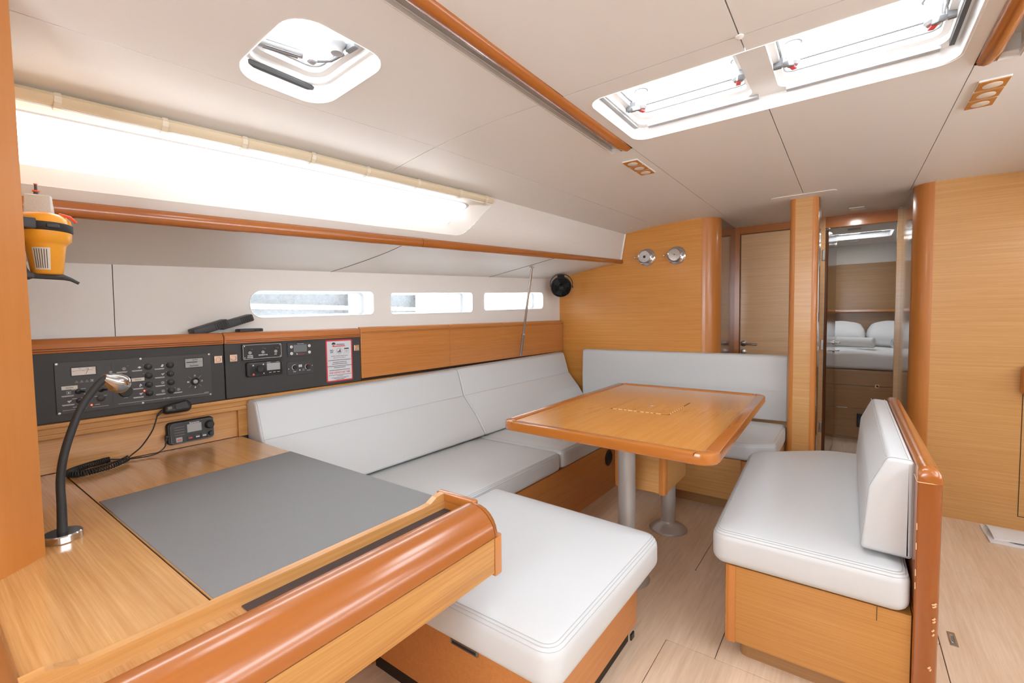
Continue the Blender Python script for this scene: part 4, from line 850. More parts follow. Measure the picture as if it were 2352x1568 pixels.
# ---- VHF radio, handset
vh = thing('vhf_radio', 'black marine VHF radio with grey display on the console board', 'radio', (-2.30, .754, .74))
RX = lambda y, z, d=0: M4((-2.318+d, y, z), (0, 1, .012), (-.05, 0, 1), (1, 0, .05))
bm = new(); loft(bm, rrect(-.091, .086, -.049, .047, .016), [(0, 0), (0, .016), (.003, .020)], RX(.755, .792)); vb = obj('housing', bm, 'black', vh, smooth=True)
bm = new(); loft(bm, rrect(-.082, .084, -.046, .044, .014), [(0, .019), (.001, .024), (.003, .026)], RX(.755, .792)); vf = obj('face', bm, 'dark_grey', vh, smooth=True)
bm = new(); tube(bm, [RX(.755, .792, .0255) @ Vector((p[0], p[1], 0)) for p in rrect(-.080, .082, -.044, .042, .013)], .0008, 4, True); obj('face_rim', bm, 'grey_plastic', vf)
bm = new(); box(bm, -.020, .034, -.006, .029, .0255, .0268, RX(.755, .792)); obj('display', bm, 'lcd', vh)
bm = new(); text(bm, 'Raymarine', .0088, RX(.755, .792, .0265) @ Matrix.Translation((.008, .0345, 0)), bold=.0002); obj('brand_print', bm, 'white_print', vf)
for k in range(4):
    bm = new(); rbox(bm, -.068, -.030, .021-.011*k, .0245-.011*k, .0255, .0275, .001, 1, RX(.755, .792)); obj('speaker_slot', bm, 'grey_plastic_dark', vf)
bm = new(); lathe(bm, [(.018, .026), (.0175, .034), (.015, .044), (.013, .046), (0, .0455)], RX(.755, .792) @ Matrix.Translation((.064, .014, 0)), 28); obj('volume_knob', bm, 'black_rubber', vh, smooth=True)
bm = new(); lathe(bm, [(.010, .026), (.0095, .034), (.008, .036), (0, .036)], RX(.755, .792) @ Matrix.Translation((.068, -.026, 0)), 22); obj('channel_knob', bm, 'black', vh, smooth=True)
for i, x in enumerate((-.052, -.0105, .017, .043)):
    bm = new(); rbox(bm, x-.012, x+.012, -.0405, -.020, .0255, .0285, .002, 2, RX(.755, .792)); kb = obj('key', bm, 'dark_grey' if i else 'lcd', vh, smooth=True)
    bm = new(); rbox(bm, x-.007, x+.007, -.033, -.028, .0283, .0292, .001, 1, RX(.755, .792)); obj('key_mark', bm, 'red_tab' if i < 2 else 'white_print', kb)
hs_ = thing('radio_handset', 'black radio microphone resting on the ledge with its coiled cord', 'handset', (-2.30, .69, .90))
MH = M4((-2.268, .693, .905), (.1, 1, .12), (-.55, 0, 1), (1, -.1, .5))
bm = new(); loft(bm, dense(rpoly([(-.05, -.016), (.046, -.026), (.054, .0), (.04, .026), (-.046, .018)], [.014, .02, .02, .02, .012], 5), .008), soft(-.016, .016, .012, 4), MH); hb_ = obj('body', bm, 'black', hs_, smooth=True)
bm = new(); loft(bm, rpoly([(-.01, -.014), (.040, -.018), (.036, .016), (-.008, .012)], .006), [(0, .014), (.002, .018)], MH); obj('microphone_grille', bm, 'dark_grey', hb_, smooth=True)
bm = new(); rbox(bm, -.034, -.018, -.006, .006, .014, .0185, .002, 2, MH); obj('talk_key', bm, 'grey_plastic_dark', hb_)
bm = new(); A = MH @ Vector((-.048, 0, 0)); tube(bm, [A, A+Vector((.005, -.012, -.008)), A+Vector((.01, -.022, -.016))], .005, 8, rs=[.0062, .005, .004]); obj('strain_relief', bm, 'black_rubber', hs_, smooth=True)
A2 = A+Vector((.01, -.022, -.016))
wire = bezier([A2, (-2.245, .60, .83), (-2.25, .565, .775), (-2.255, .535, .748), (-2.255, .522, .738)], 8)
bm = new(); tube(bm, wire, .0026, 8); obj('cord', bm, 'black_rubber', hs_, smooth=True)
mid = bezier([(-2.255, .522, .737), (-2.215, .475, .733), (-2.185, .42, .733), (-2.178, .375, .733), (-2.205, .345, .733), (-2.245, .358, .733), (-2.275, .395, .733), (-2.298, .440, .733), (-2.302, .478, .735)], 24)
bm = new(); n = len(mid); turns = 52; pts = []; SUB = 9
for i in range(turns*SUB):
    f = i/(turns*SUB-1)*(n-1.001); k = int(f); p = mid[k].lerp(mid[k+1], f-k); d = (mid[k+1]-mid[k]).normalized(); a = Vector((0, 0, 1)); b = d.cross(a).normalized(); th = 2*PI*i/SUB
    pts.append(p+(a*math.cos(th)+b*math.sin(th))*.0095)
tube(bm, pts, .0024, 5); obj('coiled_cord', bm, 'black_rubber', hs_, smooth=True, auto=0)
w2 = bezier([(-2.302, .478, .735), (-2.29, .515, .728), (-2.268, .56, .726), (-2.262, .61, .729), (-2.275, .645, .745), (-2.288, .655, .765), (-2.294, .658, .778)], 8)
bm = new(); tube(bm, w2, .0026, 8); obj('cord', bm, 'black_rubber', hs_, smooth=True)
bm = new(); tube(bm, [(-2.294, .658, .768), (-2.294, .659, .785)], .0055, 10); tube(bm, [(-2.294, .655, .783), (-2.294, .668, .783)], .0075, 10); obj('plug', bm, 'black_rubber', hs_, smooth=True)
# ================================================================== CEILING FITTINGS
def hatch(outline, openings, label, z0, depth=.045, group=None, name='deck_hatch', zf=None, handles=(), rod=True, text_=False, seal=('y', 1)):
    xs = [p[0] for p in outline]; ys_ = [p[1] for p in outline]; t = thing(name, label, 'hatch', (sum(xs)/len(xs), sum(ys_)/len(ys_), z0), group)
    zf = zf or (lambda x, y: z0); O = ccw(outline); n = len(O); O2 = inset(O, .012)
    bm = new(); A = [bm.verts.new((p[0], p[1], zf(p[0], p[1])-.002)) for p in O]; A1 = [bm.verts.new((p[0], p[1], zf(p[0], p[1])+.006)) for p in inset(O, .003)]; B = [bm.verts.new((p[0], p[1], zf(p[0], p[1])+depth)) for p in O2]
    for a, b in ((A, A1), (A1, B)):
        for i in range(n): bm.faces.new((a[i], a[(i+1) % n], b[(i+1) % n], b[i]))
    obj('moulded_liner', bm, 'gelcoat_white', t, smooth=True)
    bm = new(); fill(bm, [tuple(p) for p in O2], openings, lambda x, y: (x, y, zf(x, y)+depth)); obj('liner_flange', bm, 'gelcoat_white', t)
    for op in openings:
        P = ccw(op); P2 = inset(P, .018); P3_ = inset(P, .03); bm = new()
        rows = [[bm.verts.new((p[0], p[1], zf(p[0], p[1])+z)) for p in q] for q, z in ((P, depth), (P, depth+.02), (P2, depth+.024), (P2, depth+.045))]
        for a, b in zip(rows, rows[1:]):
            for i in range(len(P)): bm.faces.new((a[i], a[(i+1) % len(P)], b[(i+1) % len(P)], b[i]))
        fr = obj('hatch_frame', bm, 'white_plastic', t, smooth=True)
        bm = new(); tube(bm, [(p[0], p[1], zf(p[0], p[1])+depth+.046) for p in inset(P, .022)], .005, 6, True); obj('frame_gasket', bm, 'grey_plastic', fr, smooth=True)
        bm = new(); fill(bm, [tuple(p) for p in P2], [], lambda x, y: (x, y, zf(x, y)+depth+.05)); obj('hatch_pane', bm, 'clear_glass', t)
    return t
OP1 = rrect(-.742, -.305, 1.545, 1.962, .045); OP2 = rrect(-.222, .225, 1.545, 1.962, .045)
zb = lambda x, y: zc(x, y)
H = hatch(BIG_H, [OP1, OP2], 'wide white twin skylight hatch over the table with four handles', 2.035, .045, zf=zb)
def hhandle(t, x, y, z, flip):
    M = Matrix.Translation((x, y, z)) @ Matrix.Scale(1.3, 4); bm = new(); lathe(bm, [(.021, .04), (.021, .05), (.017, .045), (.015, .005), (.017, -.008), (.012, -.014), (0, -.014)], M, 18); h = obj('handle_barrel', bm, 'grey_plastic', t, smooth=True)
    bm = new(); MA = M @ Matrix.Rotation(flip, 4, 'Z'); rbox(bm, -.008, .008, -.045, .014, -.014, .0, .004, 2, MA @ Matrix.Rotation(.35, 4, 'X')); obj('handle_lever', bm, 'grey_plastic_dark', h, smooth=True)
    bm = new(); rbox(bm, -.006, .006, -.004, .012, -.0195, -.013, .001, 1, MA); obj('handle_tab', bm, 'red_tab', h)
    bm = new(); rbox(bm, -.014, .014, -.007, .007, -.006, .02, .003, 1, M @ Matrix.Translation((.036*(1 if flip > 0 else -1), .012, .0))); obj('catch_bracket', bm, 'grey_plastic_dark', h)
for x, f in ((-.675, -.5), (-.326, .3), (-.166, -.3), (.175, .3)): hhandle(H, x, 1.79, 2.09, f)
for a, b in ((-.66, -.34), (-.15, .16)):
    bm = new(); tube(bm, [(a, 1.79, 2.086), (b, 1.79, 2.086)], .0035, 8); obj('blind_rod', bm, 'grey_plastic_dark', H, smooth=True)
    bm = new(); box(bm, a-.05, b+.05, 1.955, 1.975, 2.070, 2.082); obj('blind_cassette', bm, 'grey_plastic', H)
bm = new(); box(bm, .228, .240, 1.55, 1.95, 2.068, 2.081); obj('brush_seal', bm, 'seal_grey', H)
bm = new(); box(bm, -.768, -.748, 1.55, 1.95, 2.070, 2.080); obj('blind_rail', bm, 'grey_plastic', H)
HS = hatch(SMALL_H, [rrect(-1.462, -1.140, .650, .902, .06)], 'small square white roof hatch above the chart table', 2.01, .05, zf=zb)
M = M4((-1.40, .72, 2.085), (.35, 1, 0), (-1, .35, 0), (0, 0, 1))
bm = new(); tube(bm, [(-1.425, .685, 2.095), (-1.385, .80, 2.092)], .0165, 14); gr_ = obj('strut_grip', bm, 'grey_plastic', HS, smooth=True)
bm = new()
for a in range(6): d = Vector((math.cos(a*PI/3)*.0165, 0, math.sin(a*PI/3)*.0165)); tube(bm, [Vector((-1.42, .698, 2.095))+d, Vector((-1.389, .79, 2.092))+d], .0022, 5)
obj('grip_rib', bm, 'grey_plastic_dark', gr_)
bm = new(); tube(bm, [(-1.44, .64, 2.097), (-1.425, .69, 2.095)], .006, 10); obj('strut_rod', bm, 'chrome', HS, smooth=True)
bm = new(); rbox(bm, -1.388, -1.362, .812, .838, 2.07, 2.10, .004, 1); obj('strut_bracket', bm, 'grey_plastic', HS)
bm = new(); tube(bm, [(-1.375, .83, 2.078), (-1.33, .862, 2.078), (-1.275, .87, 2.082)], .005, 8); obj('strut_link', bm, 'grey_plastic_dark', HS, smooth=True)
bm = new(); lathe(bm, [(.021, .05), (.023, .044), (.017, .04), (.016, .014), (.024, .006), (.022, .0), (.016, -.006), (.014, -.018), (0, -.020)], Matrix.Translation((-1.262, .838, 2.088)) @ Matrix.Scale(1.25, 4), 20); hk_ = obj('handle_barrel', bm, 'grey_plastic', HS, smooth=True)
bm = new(); rbox(bm, -1.25, -1.205, .858, .876, 2.075, 2.098, .003, 1); obj('catch_bracket', bm, 'grey_plastic_dark', hk_)
bm = new(); tube(bm, [(-1.474, .665, 2.044), (-1.474, .885, 2.044)], .011, 8); obj('brush_seal', bm, 'seal_grey', HS)
hatch(SMALL_S, [[(mx(x), y) for x, y in rrect(-1.462, -1.140, .650, .902, .06)]], 'small square white roof hatch added above the galley for daylight, out of view', 2.01, .05, zf=zb)  # unseen mirror of the port hatch, added to let in more daylight
# ---- grab rails let into the ceiling
def grabrail(sgn, label):
    X = (lambda x: x) if sgn > 0 else mx
    t = thing('grab_rail', label, 'grab rail', (X(-.85), .6, 2.0), 'ceiling grab rails')
    bm = new(); x0, x1 = sorted((X(-.92), X(-.84)))
    box(bm, x0, x1, -1.0, 2.062, 2.10, 2.105); box(bm, x0-.002, x0, -1.0, 2.062, 2.028, 2.105); box(bm, x1, x1+.002, -1.0, 2.062, 2.028, 2.105); box(bm, x0, x1, 2.060, 2.064, 2.03, 2.105); obj('recess_trough', bm, 'gelcoat', t)
    bm = new(); x0, x1 = sorted((X(-.905), X(-.862)))
    box(bm, x0, x1, 1.02, 1.10, 2.05, 2.101); obj('rail_spacer', bm, 'gelcoat', t)
    sec = [(-.870, 2.030), (-.866, 2.018), (-.855, 2.010), (-.842, 2.008), (-.829, 2.013), (-.821, 2.024), (-.820, 2.033), (-.83, 2.05), (-.86, 2.05)]
    sec = [(X(a), b) for a, b in sec]; bm = new(); rows = []
    for k in range(31):
        y = -1.0+3.06*k/30; e = max(0, y-1.95)/.11; rows.append([bm.verts.new((a, y, b+.016*e*e*(1 if b < 2.03 else 0))) for a, b in sec])
    for A, B in zip(rows, rows[1:]):
        for i in range(len(sec)): bm.faces.new((A[i], A[(i+1) % len(sec)], B[(i+1) % len(sec)], B[i]))
    bm.faces.new(rows[0]); bm.faces.new(rows[-1][::-1]); obj('rail', bm, 'solid_y', t, smooth=True, auto=50)
    bm = new(); q = [(X(-.921), -1.0), (X(-.921), 2.052), (X(-.908), 2.069), (X(-.83), 2.069)]; tube(bm, [(a, b, zc(a, b)-.001) for a, b in q], .003, 6); obj('edge_bead', bm, 'gelcoat', t, smooth=True)
    return t
grabrail(1, 'long wooden ceiling grab rail between the small hatch and the twin skylight')
grabrail(-1, 'wooden ceiling grab rail past the starboard end of the twin skylight')
# ---- square wood lamp plates
def plate(xc, yc, i, lab, grp):
    t = thing('ceiling_lamp', lab, 'ceiling lamp', (xc, yc, zc(xc, yc)), grp); z = zc(xc, yc)
    bm = new(); rbox(bm, xc-.040, xc+.040, yc-.0415, yc+.0415, z-.006, z+.001, .002, 1); b = obj('backplate', bm, 'white_plastic', t)
    bm = new(); rbox(bm, xc-.038, xc+.038, yc-.0385, yc+.0385, z-.009, z-.006, .001, 1); obj('wood_plate', bm, 'lamp_wood', t)
    bm = new(); lathe(bm, [(.025, z-.009), (.025, z-.0105), (.022, z-.0115), (0, z-.0118)], Matrix.Translation((xc, yc, 0)), 28); obj('lens', bm, 'lamp_glass', t, smooth=True)
for k, s in enumerate(('first', 'middle', 'last')):
    plate(-.897, 2.262+.091*k, k, '%s square wood lamp plate counted from the port grab rail end' % s, 'lamp plates by the port grab rail')
    plate(.376, 2.262+.091*k, k, '%s square wood lamp plate counted from the starboard grab rail end' % s, 'lamp plates by the starboard grab rail')
for x, y in ((.028, 4.35), (.02, 5.45), (.02, 6.32)):
    t = thing('downlight', ['small chrome strip light on the passage ceiling', 'small chrome strip light inside the cabin before its hatch', 'small chrome strip light beyond the cabin hatch'][(y > 5)+(y > 6)], 'downlight', (x, y, 2.05)); z = zc(0, y) if y < 4.7 else 2.062
    bm = new(); rbox(bm, x-.05, x+.05, y-.018, y+.018, z-.012, z, .003, 1); obj('body', bm, 'brushed_steel', t); bm = new(); rbox(bm, x-.035, x+.035, y-.010, y+.010, z-.015, z-.012, .002, 1); obj('lens', bm, 'lamp_glass', t)
    l = bpy.data.lights.new('downlight_fill', 'AREA'); l.size = .06; l.energy = 1.6 if y < 5 else .5; l.color = (1, .95, .88); lo_ = bpy.data.objects.new('downlight_fill', l); COL.objects.link(lo_); lo_.location = (x, y, z-.018); adopt(lo_, t)  # fill lamp added below each fitting to brighten the passage and cabin
# ---- roller blind over the long window
bl = thing('roller_blind', 'long beige roller blind strapped along the top of the side window', 'blind', (-1.8, .7, 1.93))
def bpt(y, dx=0, dz=0): p = edgep(y); return p+Vector((.012+dx, 0, -.022+dz))
yy = [-1.05+3.17*k/24 for k in range(25)]
bm = new(); rows = []
for y in yy: rows.append([bm.verts.new(bpt(y, a, b)) for a, b in ((-.016, .020), (.016, .014), (.022, .004), (.019, -.010), (.008, -.019), (-.006, -.018), (-.018, -.008))])
for A, B in zip(rows, rows[1:]):
    for i in range(7): bm.faces.new((A[i], A[(i+1) % 7], B[(i+1) % 7], B[i]))
bm.faces.new(rows[0]); bm.faces.new(rows[-1][::-1]); obj('rolled_fabric', bm, 'blind_weave', bl, smooth=True)
bm = new(); tube(bm, [bpt(y, -.004, -.020) for y in yy], .005, 8); obj('bottom_bar', bm, 'gelcoat_white', bl, smooth=True)
for y in (.315, .565, .80, 1.05, 1.30, 1.58, 1.86, 2.06):
    bm = new(); rows = []
    for d in (-.008, .008): rows.append([bm.verts.new(bpt(y+d, a, b)) for a, b in ((-.017, .022), (.018, .016), (.024, .004), (.021, -.012), (.009, -.026), (-.006, -.029), (-.014, -.022))])
    for i in range(6): bm.faces.new((rows[0][i], rows[0][i+1], rows[1][i+1], rows[1][i]))
    obj('strap', bm, 'cream_plastic', bl)
# ================================================================== SMALLER THINGS
# column at the end of the sofa
cl = thing('column', 'square oak column with rounded orange corners beside the forward sofa', 'column', (-.262, 3.81, 0))
CP = (-.345, -.178, 3.71, 3.92); zt = zc(-.26, 3.8)+.004
bm = new(); box(bm, CP[0]+.032, CP[1]-.032, CP[2]+.002, CP[3], 0, zt); obj('face_panel', bm, 'veneer_x', cl)
for x0, x1 in ((CP[0]+.034, CP[0]), (CP[1]-.034, CP[1])):
    pts = [(x0, CP[2])]+[(x0+(x1-x0)*math.sin(PI/2*k/8), CP[2]+.034*(1-math.cos(PI/2*k/8))) for k in range(1, 9)]+[(x1, CP[3]), (x0, CP[3])]
    bm = new(); prism(bm, pts, 0, zt); obj('corner_post', bm, 'solid_z', cl, smooth=True, auto=30)
bm = new(); box(bm, CP[1], CP[1]+.004, CP[2]+.05, CP[3], 0, zt); obj('side_panel', bm, 'brown_gloss', cl)
# two round instruments
def instrument(x, z, label, needle):
    t = thing('wall_instrument', label, 'instrument', (x, YB, z), 'round instruments on the bulkhead'); M = BULK(x, z, YB) @ Matrix.Scale(1.45, 4)
    bm = new(); lathe(bm, [(.052, 0), (.052, .003), (.048, .007), (.038, .009)], M, 36); obj('flange', bm, 'chrome', t, smooth=True)
    bm = new(); lathe(bm, [(.038, .006), (.039, .036), (.041, .040), (.041, .046), (.037, .049), (.0335, .046)], M, 36); b = obj('bezel', bm, 'chrome', t, smooth=True)
    bm = new(); lathe(bm, [(.0345, .0445), (0, .0445)], M, 36); d = obj('dial', bm, 'paper', t)
    bm = new()
    for k in range(12 if needle else 24): a = 2*PI*k/(12 if needle else 24); tube(bm, [M @ Vector((r*math.cos(a), r*math.sin(a), .045)) for r in (.026, .031)], .0010, 4)
    if needle:
        for a, r in ((2.6, .016), (-.35, .025)): tube(bm, [M @ Vector((0, 0, .0455)), M @ Vector((r*math.cos(a), r*math.sin(a), .0455))], .0012, 4)
        lathe(bm, [(.003, .045), (.003, .047), (0, .047)], M, 10)
    else:
        tube(bm, [M @ Vector((.02*math.cos(a), .02*math.sin(a), .045)) for a in [2*PI*k/24 for k in range(24)]], .0008, 4, True); lathe(bm, [(.008, .045), (.008, .0465), (.003, .047), (0, .047)], M, 14); tube(bm, [M @ Vector((0, 0, .0465)), M @ Vector((.018, .012, .0465))], .0006, 4)
    obj('dial_marks', bm, 'ink', d)
    bm = new(); rbox(bm, .036, .050, -.009, .009, .028, .047, .002, 1, M); obj('hinge', bm, 'chrome', b)
    bm = new(); tube(bm, [M @ Vector((-.038, 0, .042)), M @ Vector((-.056, 0, .042))], .003, 8); lathe(bm, [(.0045, -.007), (.006, 0), (.0045, .007)], M @ Matrix.Translation((-.058, 0, .042)), 10); obj('thumb_screw', bm, 'chrome', b, smooth=True)
instrument(-1.440, 1.776, 'round chrome barometer with a ringed white dial', 0)
instrument(-1.185, 1.771, 'round chrome clock with two hands, nearer the corner post', 1)
# fan
fn = thing('cabin_fan', 'small black caged fan hanging in the corner below the side deck', 'fan', (-2.16, 3.72, 1.59)); FC = Vector((-2.17, 3.72, 1.545)); FD = Vector((.62, -.72, -.35)).normalized(); MF = frame_z(FC, FD) @ Matrix.Scale(1.33, 4)
bm = new(); lathe(bm, [(.02, 0), (.024, .006), (.018, .018), (0, .02)], Matrix.Translation((-2.185, 3.745, 1.645)), 16); rbox(bm, -2.21, -2.16, 3.72, 3.77, 1.635, 1.66, .003, 1); obj('mount', bm, 'black', fn, smooth=True)
bm = new(); tube(bm, bezier([MF @ Vector(p) for p in ((.078, 0, 0), (.074, .045, -.005), (.035, .083, -.012), (-.035, .083, -.012), (-.074, .045, -.005), (-.078, 0, 0))], 6), .0045, 8); obj('yoke', bm, 'dark_grey', fn, smooth=True)
bm = new(); lathe(bm, [(.072, -.012), (.074, 0), (.070, .012), (.066, .012), (.067, -.012)], MF, 36); cg = obj('cage_ring', bm, 'black', fn, smooth=True)
for R in (.056, .044, .032, .022):
    bm = new(); tube(bm, [MF @ Vector((R*math.cos(2*PI*k/24), R*math.sin(2*PI*k/24), .016+.012*(1-R/.07))) for k in range(24)], .0024, 6, True); obj('cage_hoop', bm, 'black', cg, smooth=True)
for k in range(4):
    a = PI/4+PI/2*k; bm = new(); tube(bm, [MF @ Vector((r*math.cos(a), r*math.sin(a), .016+.012*(1-r/.07))) for r in (.015, .04, .07)], .003, 6); obj('cage_spoke', bm, 'black', cg, smooth=True)
bm = new(); lathe(bm, [(.018, -.045), (.022, -.03), (.022, .02), (.014, .032), (0, .035)], MF, 20); obj('hub', bm, 'black', fn, smooth=True)
for k in range(3):
    bm = new(); a = 2*PI*k/3+.3; M = MF @ Matrix.Rotation(a, 4, 'Z') @ Matrix.Rotation(.5, 4, 'X'); prism(bm, rpoly([(.015, -.012), (.06, -.026), (.062, .02), (.015, .012)], .01), -.001, .001, M); obj('blade', bm, 'dark_grey', fn)
bm = new(); lathe(bm, [(.008, 0), (.010, .008), (0, .012)], frame_z(MF @ Vector((.078, 0, 0)), MF.to_3x3() @ Vector((1, 0, 0))), 12); obj('tilt_knob', bm, 'black', fn, smooth=True)
# leaning steel pole
pa, pb_ = Vector((-2.24, 3.155, .945)), Vector((-2.06, 3.07, 1.668)); dv = (pb_-pa).normalized()
po = thing('support_pole', 'thin polished steel pole leaning from the sofa back to the side deck', 'pole', pa)
bm = new(); tube(bm, [pa, pa+(pb_-pa)*.24], .0125, 16); obj('lower_sleeve', bm, 'brushed_steel', po, smooth=True)
bm = new(); tube(bm, [pa+(pb_-pa)*.22, pb_], .0105, 16); obj('pole', bm, 'chrome', po, smooth=True)
bm = new(); lathe(bm, [(.0135, -.012), (.015, 0), (.0135, .012)], frame_z(pa+(pb_-pa)*.24, dv), 16); obj('collar', bm, 'chrome', po, smooth=True)
bm = new(); lathe(bm, [(.011, -.006), (.02, .0), (.02, .004)], frame_z(pb_-dv*.004, dv), 16); obj('top_flange', bm, 'chrome', po, smooth=True)
# black cases on the shelf
def case(c, ax, az, L, W, T, label, rib):
    t = thing('black_case', label, 'case', c, 'black cases on the shelf'); M = M4(c, ax, Vector(az).cross(Vector(ax)), az)
    bm = new(); rbox(bm, -L/2, L/2, -W/2, W/2, -T/2, T/2, .006, 2, M); b = obj('body', bm, 'dark_grey', t, smooth=True)
    for k in range(rib):
        bm = new(); x = L/2-.014-.009*k; rbox(bm, x-.002, x+.002, -W/2-.0015, W/2+.0015, -T/2+.004, T/2-.004, .001, 1, M); obj('rib', bm, 'black_rubber', b)
case((-2.388, .872, 1.236), (0, 1, .33), (0, -.33, 1), .15, .07, .036, 'black flat case sloping down the shelf, aft of the others', 6)
case((-2.385, .985, 1.262), (0, 1, .30), (0, -.30, 1), .15, .06, .034, 'black ribbed case lying topmost on the pile under the portlight', 6)
case((-2.382, 1.045, 1.219), (0, 1, .02), (0, -.02, 1), .11, .06, .018, 'black flat case lying level on the shelf under the portlight', 4)
# emergency beacon
ep = thing('emergency_beacon', 'yellow emergency beacon with a black band in a black wall bracket', 'beacon', (-1.79, .275, 1.39)); EB = Vector((-1.785, .262, 0))
def el(prof, M=Matrix.Translation(EB), sx=1., sy=.95): return one(lathe, prof, M, 32, sx, sy)
b_ = obj('lower_body', el([(.0, 1.398), (.030, 1.398), (.034, 1.402), (.043, 1.475), (.047, 1.483), (.056, 1.492), (.0575, 1.515)]), 'epirb_yellow', ep, smooth=True, auto=60)
obj('rubber_band', el([(.0575, 1.513), (.060, 1.515), (.0605, 1.534), (.0575, 1.536)]), 'black_rubber', ep, smooth=True, auto=50)
obj('cap', el([(.0575, 1.535), (.056, 1.548), (.045, 1.560), (.02, 1.566), (0, 1.566)]), 'epirb_yellow', ep, smooth=True)
bm = new(); loft(bm, rrect(-.030, .030, -.012, .012, .006), [(0, 1.560), (.004, 1.612), (.007, 1.615)], Matrix.Translation(EB+Vector((-.004, -.008, 0))) @ Matrix.Rotation(PI/2-.4, 4, 'Z')); obj('reflective_block', bm, 'reflective', ep, smooth=True, auto=30)
bm = new(); lathe(bm, [(.006, 1.60), (.005, 1.628)], Matrix.Translation(EB+Vector((-.03, -.008, 0))), 12); lathe(bm, [(.0035, 1.628), (.003, 1.648)], Matrix.Translation(EB+Vector((-.03, -.008, 0))), 10); an = obj('antenna', bm, 'dark_grey', ep, smooth=True)
bm = new(); lathe(bm, [(.0075, 1.627), (.0075, 1.6305)], Matrix.Translation(EB+Vector((-.03, -.008, 0))), 14); lathe(bm, [(.0042, 1.6465), (.0042, 1.649)], Matrix.Translation(EB+Vector((-.03, -.008, 0))), 10); obj('antenna_ring', bm, 'orange', an)
bm = new(); tube(bm, [EB+Vector(p) for p in ((.03, .025, 1.562), (.03, .047, 1.558), (.028, .060, 1.545))], .004, 8); obj('arming_tab', bm, 'orange', ep, smooth=True)
def band(a0, a1, z0, z1, r0, r1, name, m, par):
    bm = new(); n = 8; A = [[bm.verts.new(EB+Vector((r*math.cos(a0+(a1-a0)*k/n), .95*r*math.sin(a0+(a1-a0)*k/n), z))) for k in range(n+1)] for z, r in ((z0, r0), (z1, r1))]
    for k in range(n): bm.faces.new((A[0][k], A[0][k+1], A[1][k+1], A[1][k]))
    return obj(name, bm, m, par, smooth=True)
band(.05, -.85, 1.409, 1.468, .0362, .0437, 'label_sheet', 'label_tape', b_)
bm = new()
for k in range(6): a = -.12-.12*k; p0, p1 = EB+Vector((.0372*math.cos(a), .95*.0372*math.sin(a), 1.413)), EB+Vector((.0441*math.cos(a), .95*.0441*math.sin(a), 1.464)); tube(bm, [p0, p1], .0007, 4)
obj('label_print', bm, 'ink', b_)
bm = new(); rbox(bm, .052, .068, -.006, .020, 1.519, 1.530, .004, 2, Matrix.Translation(EB)); obj('band_clip', bm, 'dark_grey', ep, smooth=True)
bm = new(); rbox(bm, .046, .066, -.066, -.024, 1.513, 1.541, .004, 2, Matrix.Translation(EB)); obj('bracket_arm', bm, 'dark_grey', ep, smooth=True)
bm = new(); tube(bm, [EB+Vector(p) for p in ((.01, -.06, 1.50), (.012, -.055, 1.47), (.012, -.046, 1.41), (.012, -.035, 1.393), (.012, .03, 1.392), (.014, .045, 1.386), (.018, .060, 1.376))], .006, 8, rs=[.006, .007, .007, .008, .008, .005, .004]); rbox(bm, -.03, .04, -.064, -.030, 1.384, 1.40, .004, 2, Matrix.Translation(EB)); obj('bracket', bm, 'dark_grey', ep, smooth=True)
# folded white cloth on the floor by the starboard bulkhead
cf = thing('floor_cloth', 'folded white cloth on the floor against the starboard bulkhead', 'cloth', (.85, 3.63, 0))
bm = new(); rnd = random.Random(2); grid(bm, lambda u, v: Vector((.640+.55*u-.0*v, 3.503+.25*v, .006+.006*math.sin(9*u+4*v)*math.sin(5*v+1)+.004*math.sin(23*u))), 30, 16)
r_ = bmesh.ops.extrude_face_region(bm, geom=list(bm.faces)); 
for v in r_['geom']:
    if isinstance(v, bmesh.types.BMVert): v.co.z = .001
obj('lower_layer', bm, 'towel', cf, smooth=True)
bm = new(); grid(bm, lambda u, v: Vector((.660+.5*u, 3.53+.21*v, .020+.006*math.sin(7*u+3*v)+.006*math.sin(PI*v))), 24, 12)
r_ = bmesh.ops.extrude_face_region(bm, geom=list(bm.faces))
for v in r_['geom']:
    if isinstance(v, bmesh.types.BMVert): v.co.z -= .010
obj('upper_layer', bm, 'towel', cf, smooth=True)
# ---- forward cabin furniture
bd = thing('cabin_bed', 'brown veneer bed base with drawer fronts in the forward cabin', 'bed', (-.1, 6.2, 0))
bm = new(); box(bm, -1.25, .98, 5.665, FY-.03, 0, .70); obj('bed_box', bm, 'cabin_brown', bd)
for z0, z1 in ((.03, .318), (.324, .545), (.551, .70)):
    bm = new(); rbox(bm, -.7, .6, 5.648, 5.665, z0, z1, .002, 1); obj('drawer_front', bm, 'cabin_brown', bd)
bm = new(); loft(bm, rrect(.213, .245, .535, .567, .002), [(0, 0), (0, .003)], BULK(0, 0, 5.648)); pk = obj('push_latch', bm, 'copper', bd); bm = new(); lathe(bm, [(.010, .003), (.010, .005), (0, .005)], BULK(.229, .551, 5.648), 16); obj('latch_button', bm, 'black', pk)
bm = new(); rbox(bm, -.09, .0, -.004, .004, 0, .003, .001, 1, BULK(0, .318, 5.648)); obj('drawer_pull', bm, 'chrome', bd)
t = thing('wall_socket', 'black switch box low on the bed base behind the bench', 'socket', (.10, 5.64, .15)); bm = new(); rbox(bm, .075, .125, 5.615, 5.648, .14, .27, .004, 1); obj('body', bm, 'black', t); bm = new(); rbox(bm, .088, .112, 5.610, 5.616, .18, .22, .002, 1); obj('rocker', bm, 'dark_grey', t)
def wrinkle(c, s=1): return .010*math.sin(11*c.x+3*c.y)*math.sin(7*c.y+2)*s
bm = new(); loft(bm, dense(rrect(-1.2, .95, 5.672, FY-.06, .06), .06), soft(.702, .885, .05, 5), None, (8, .012))
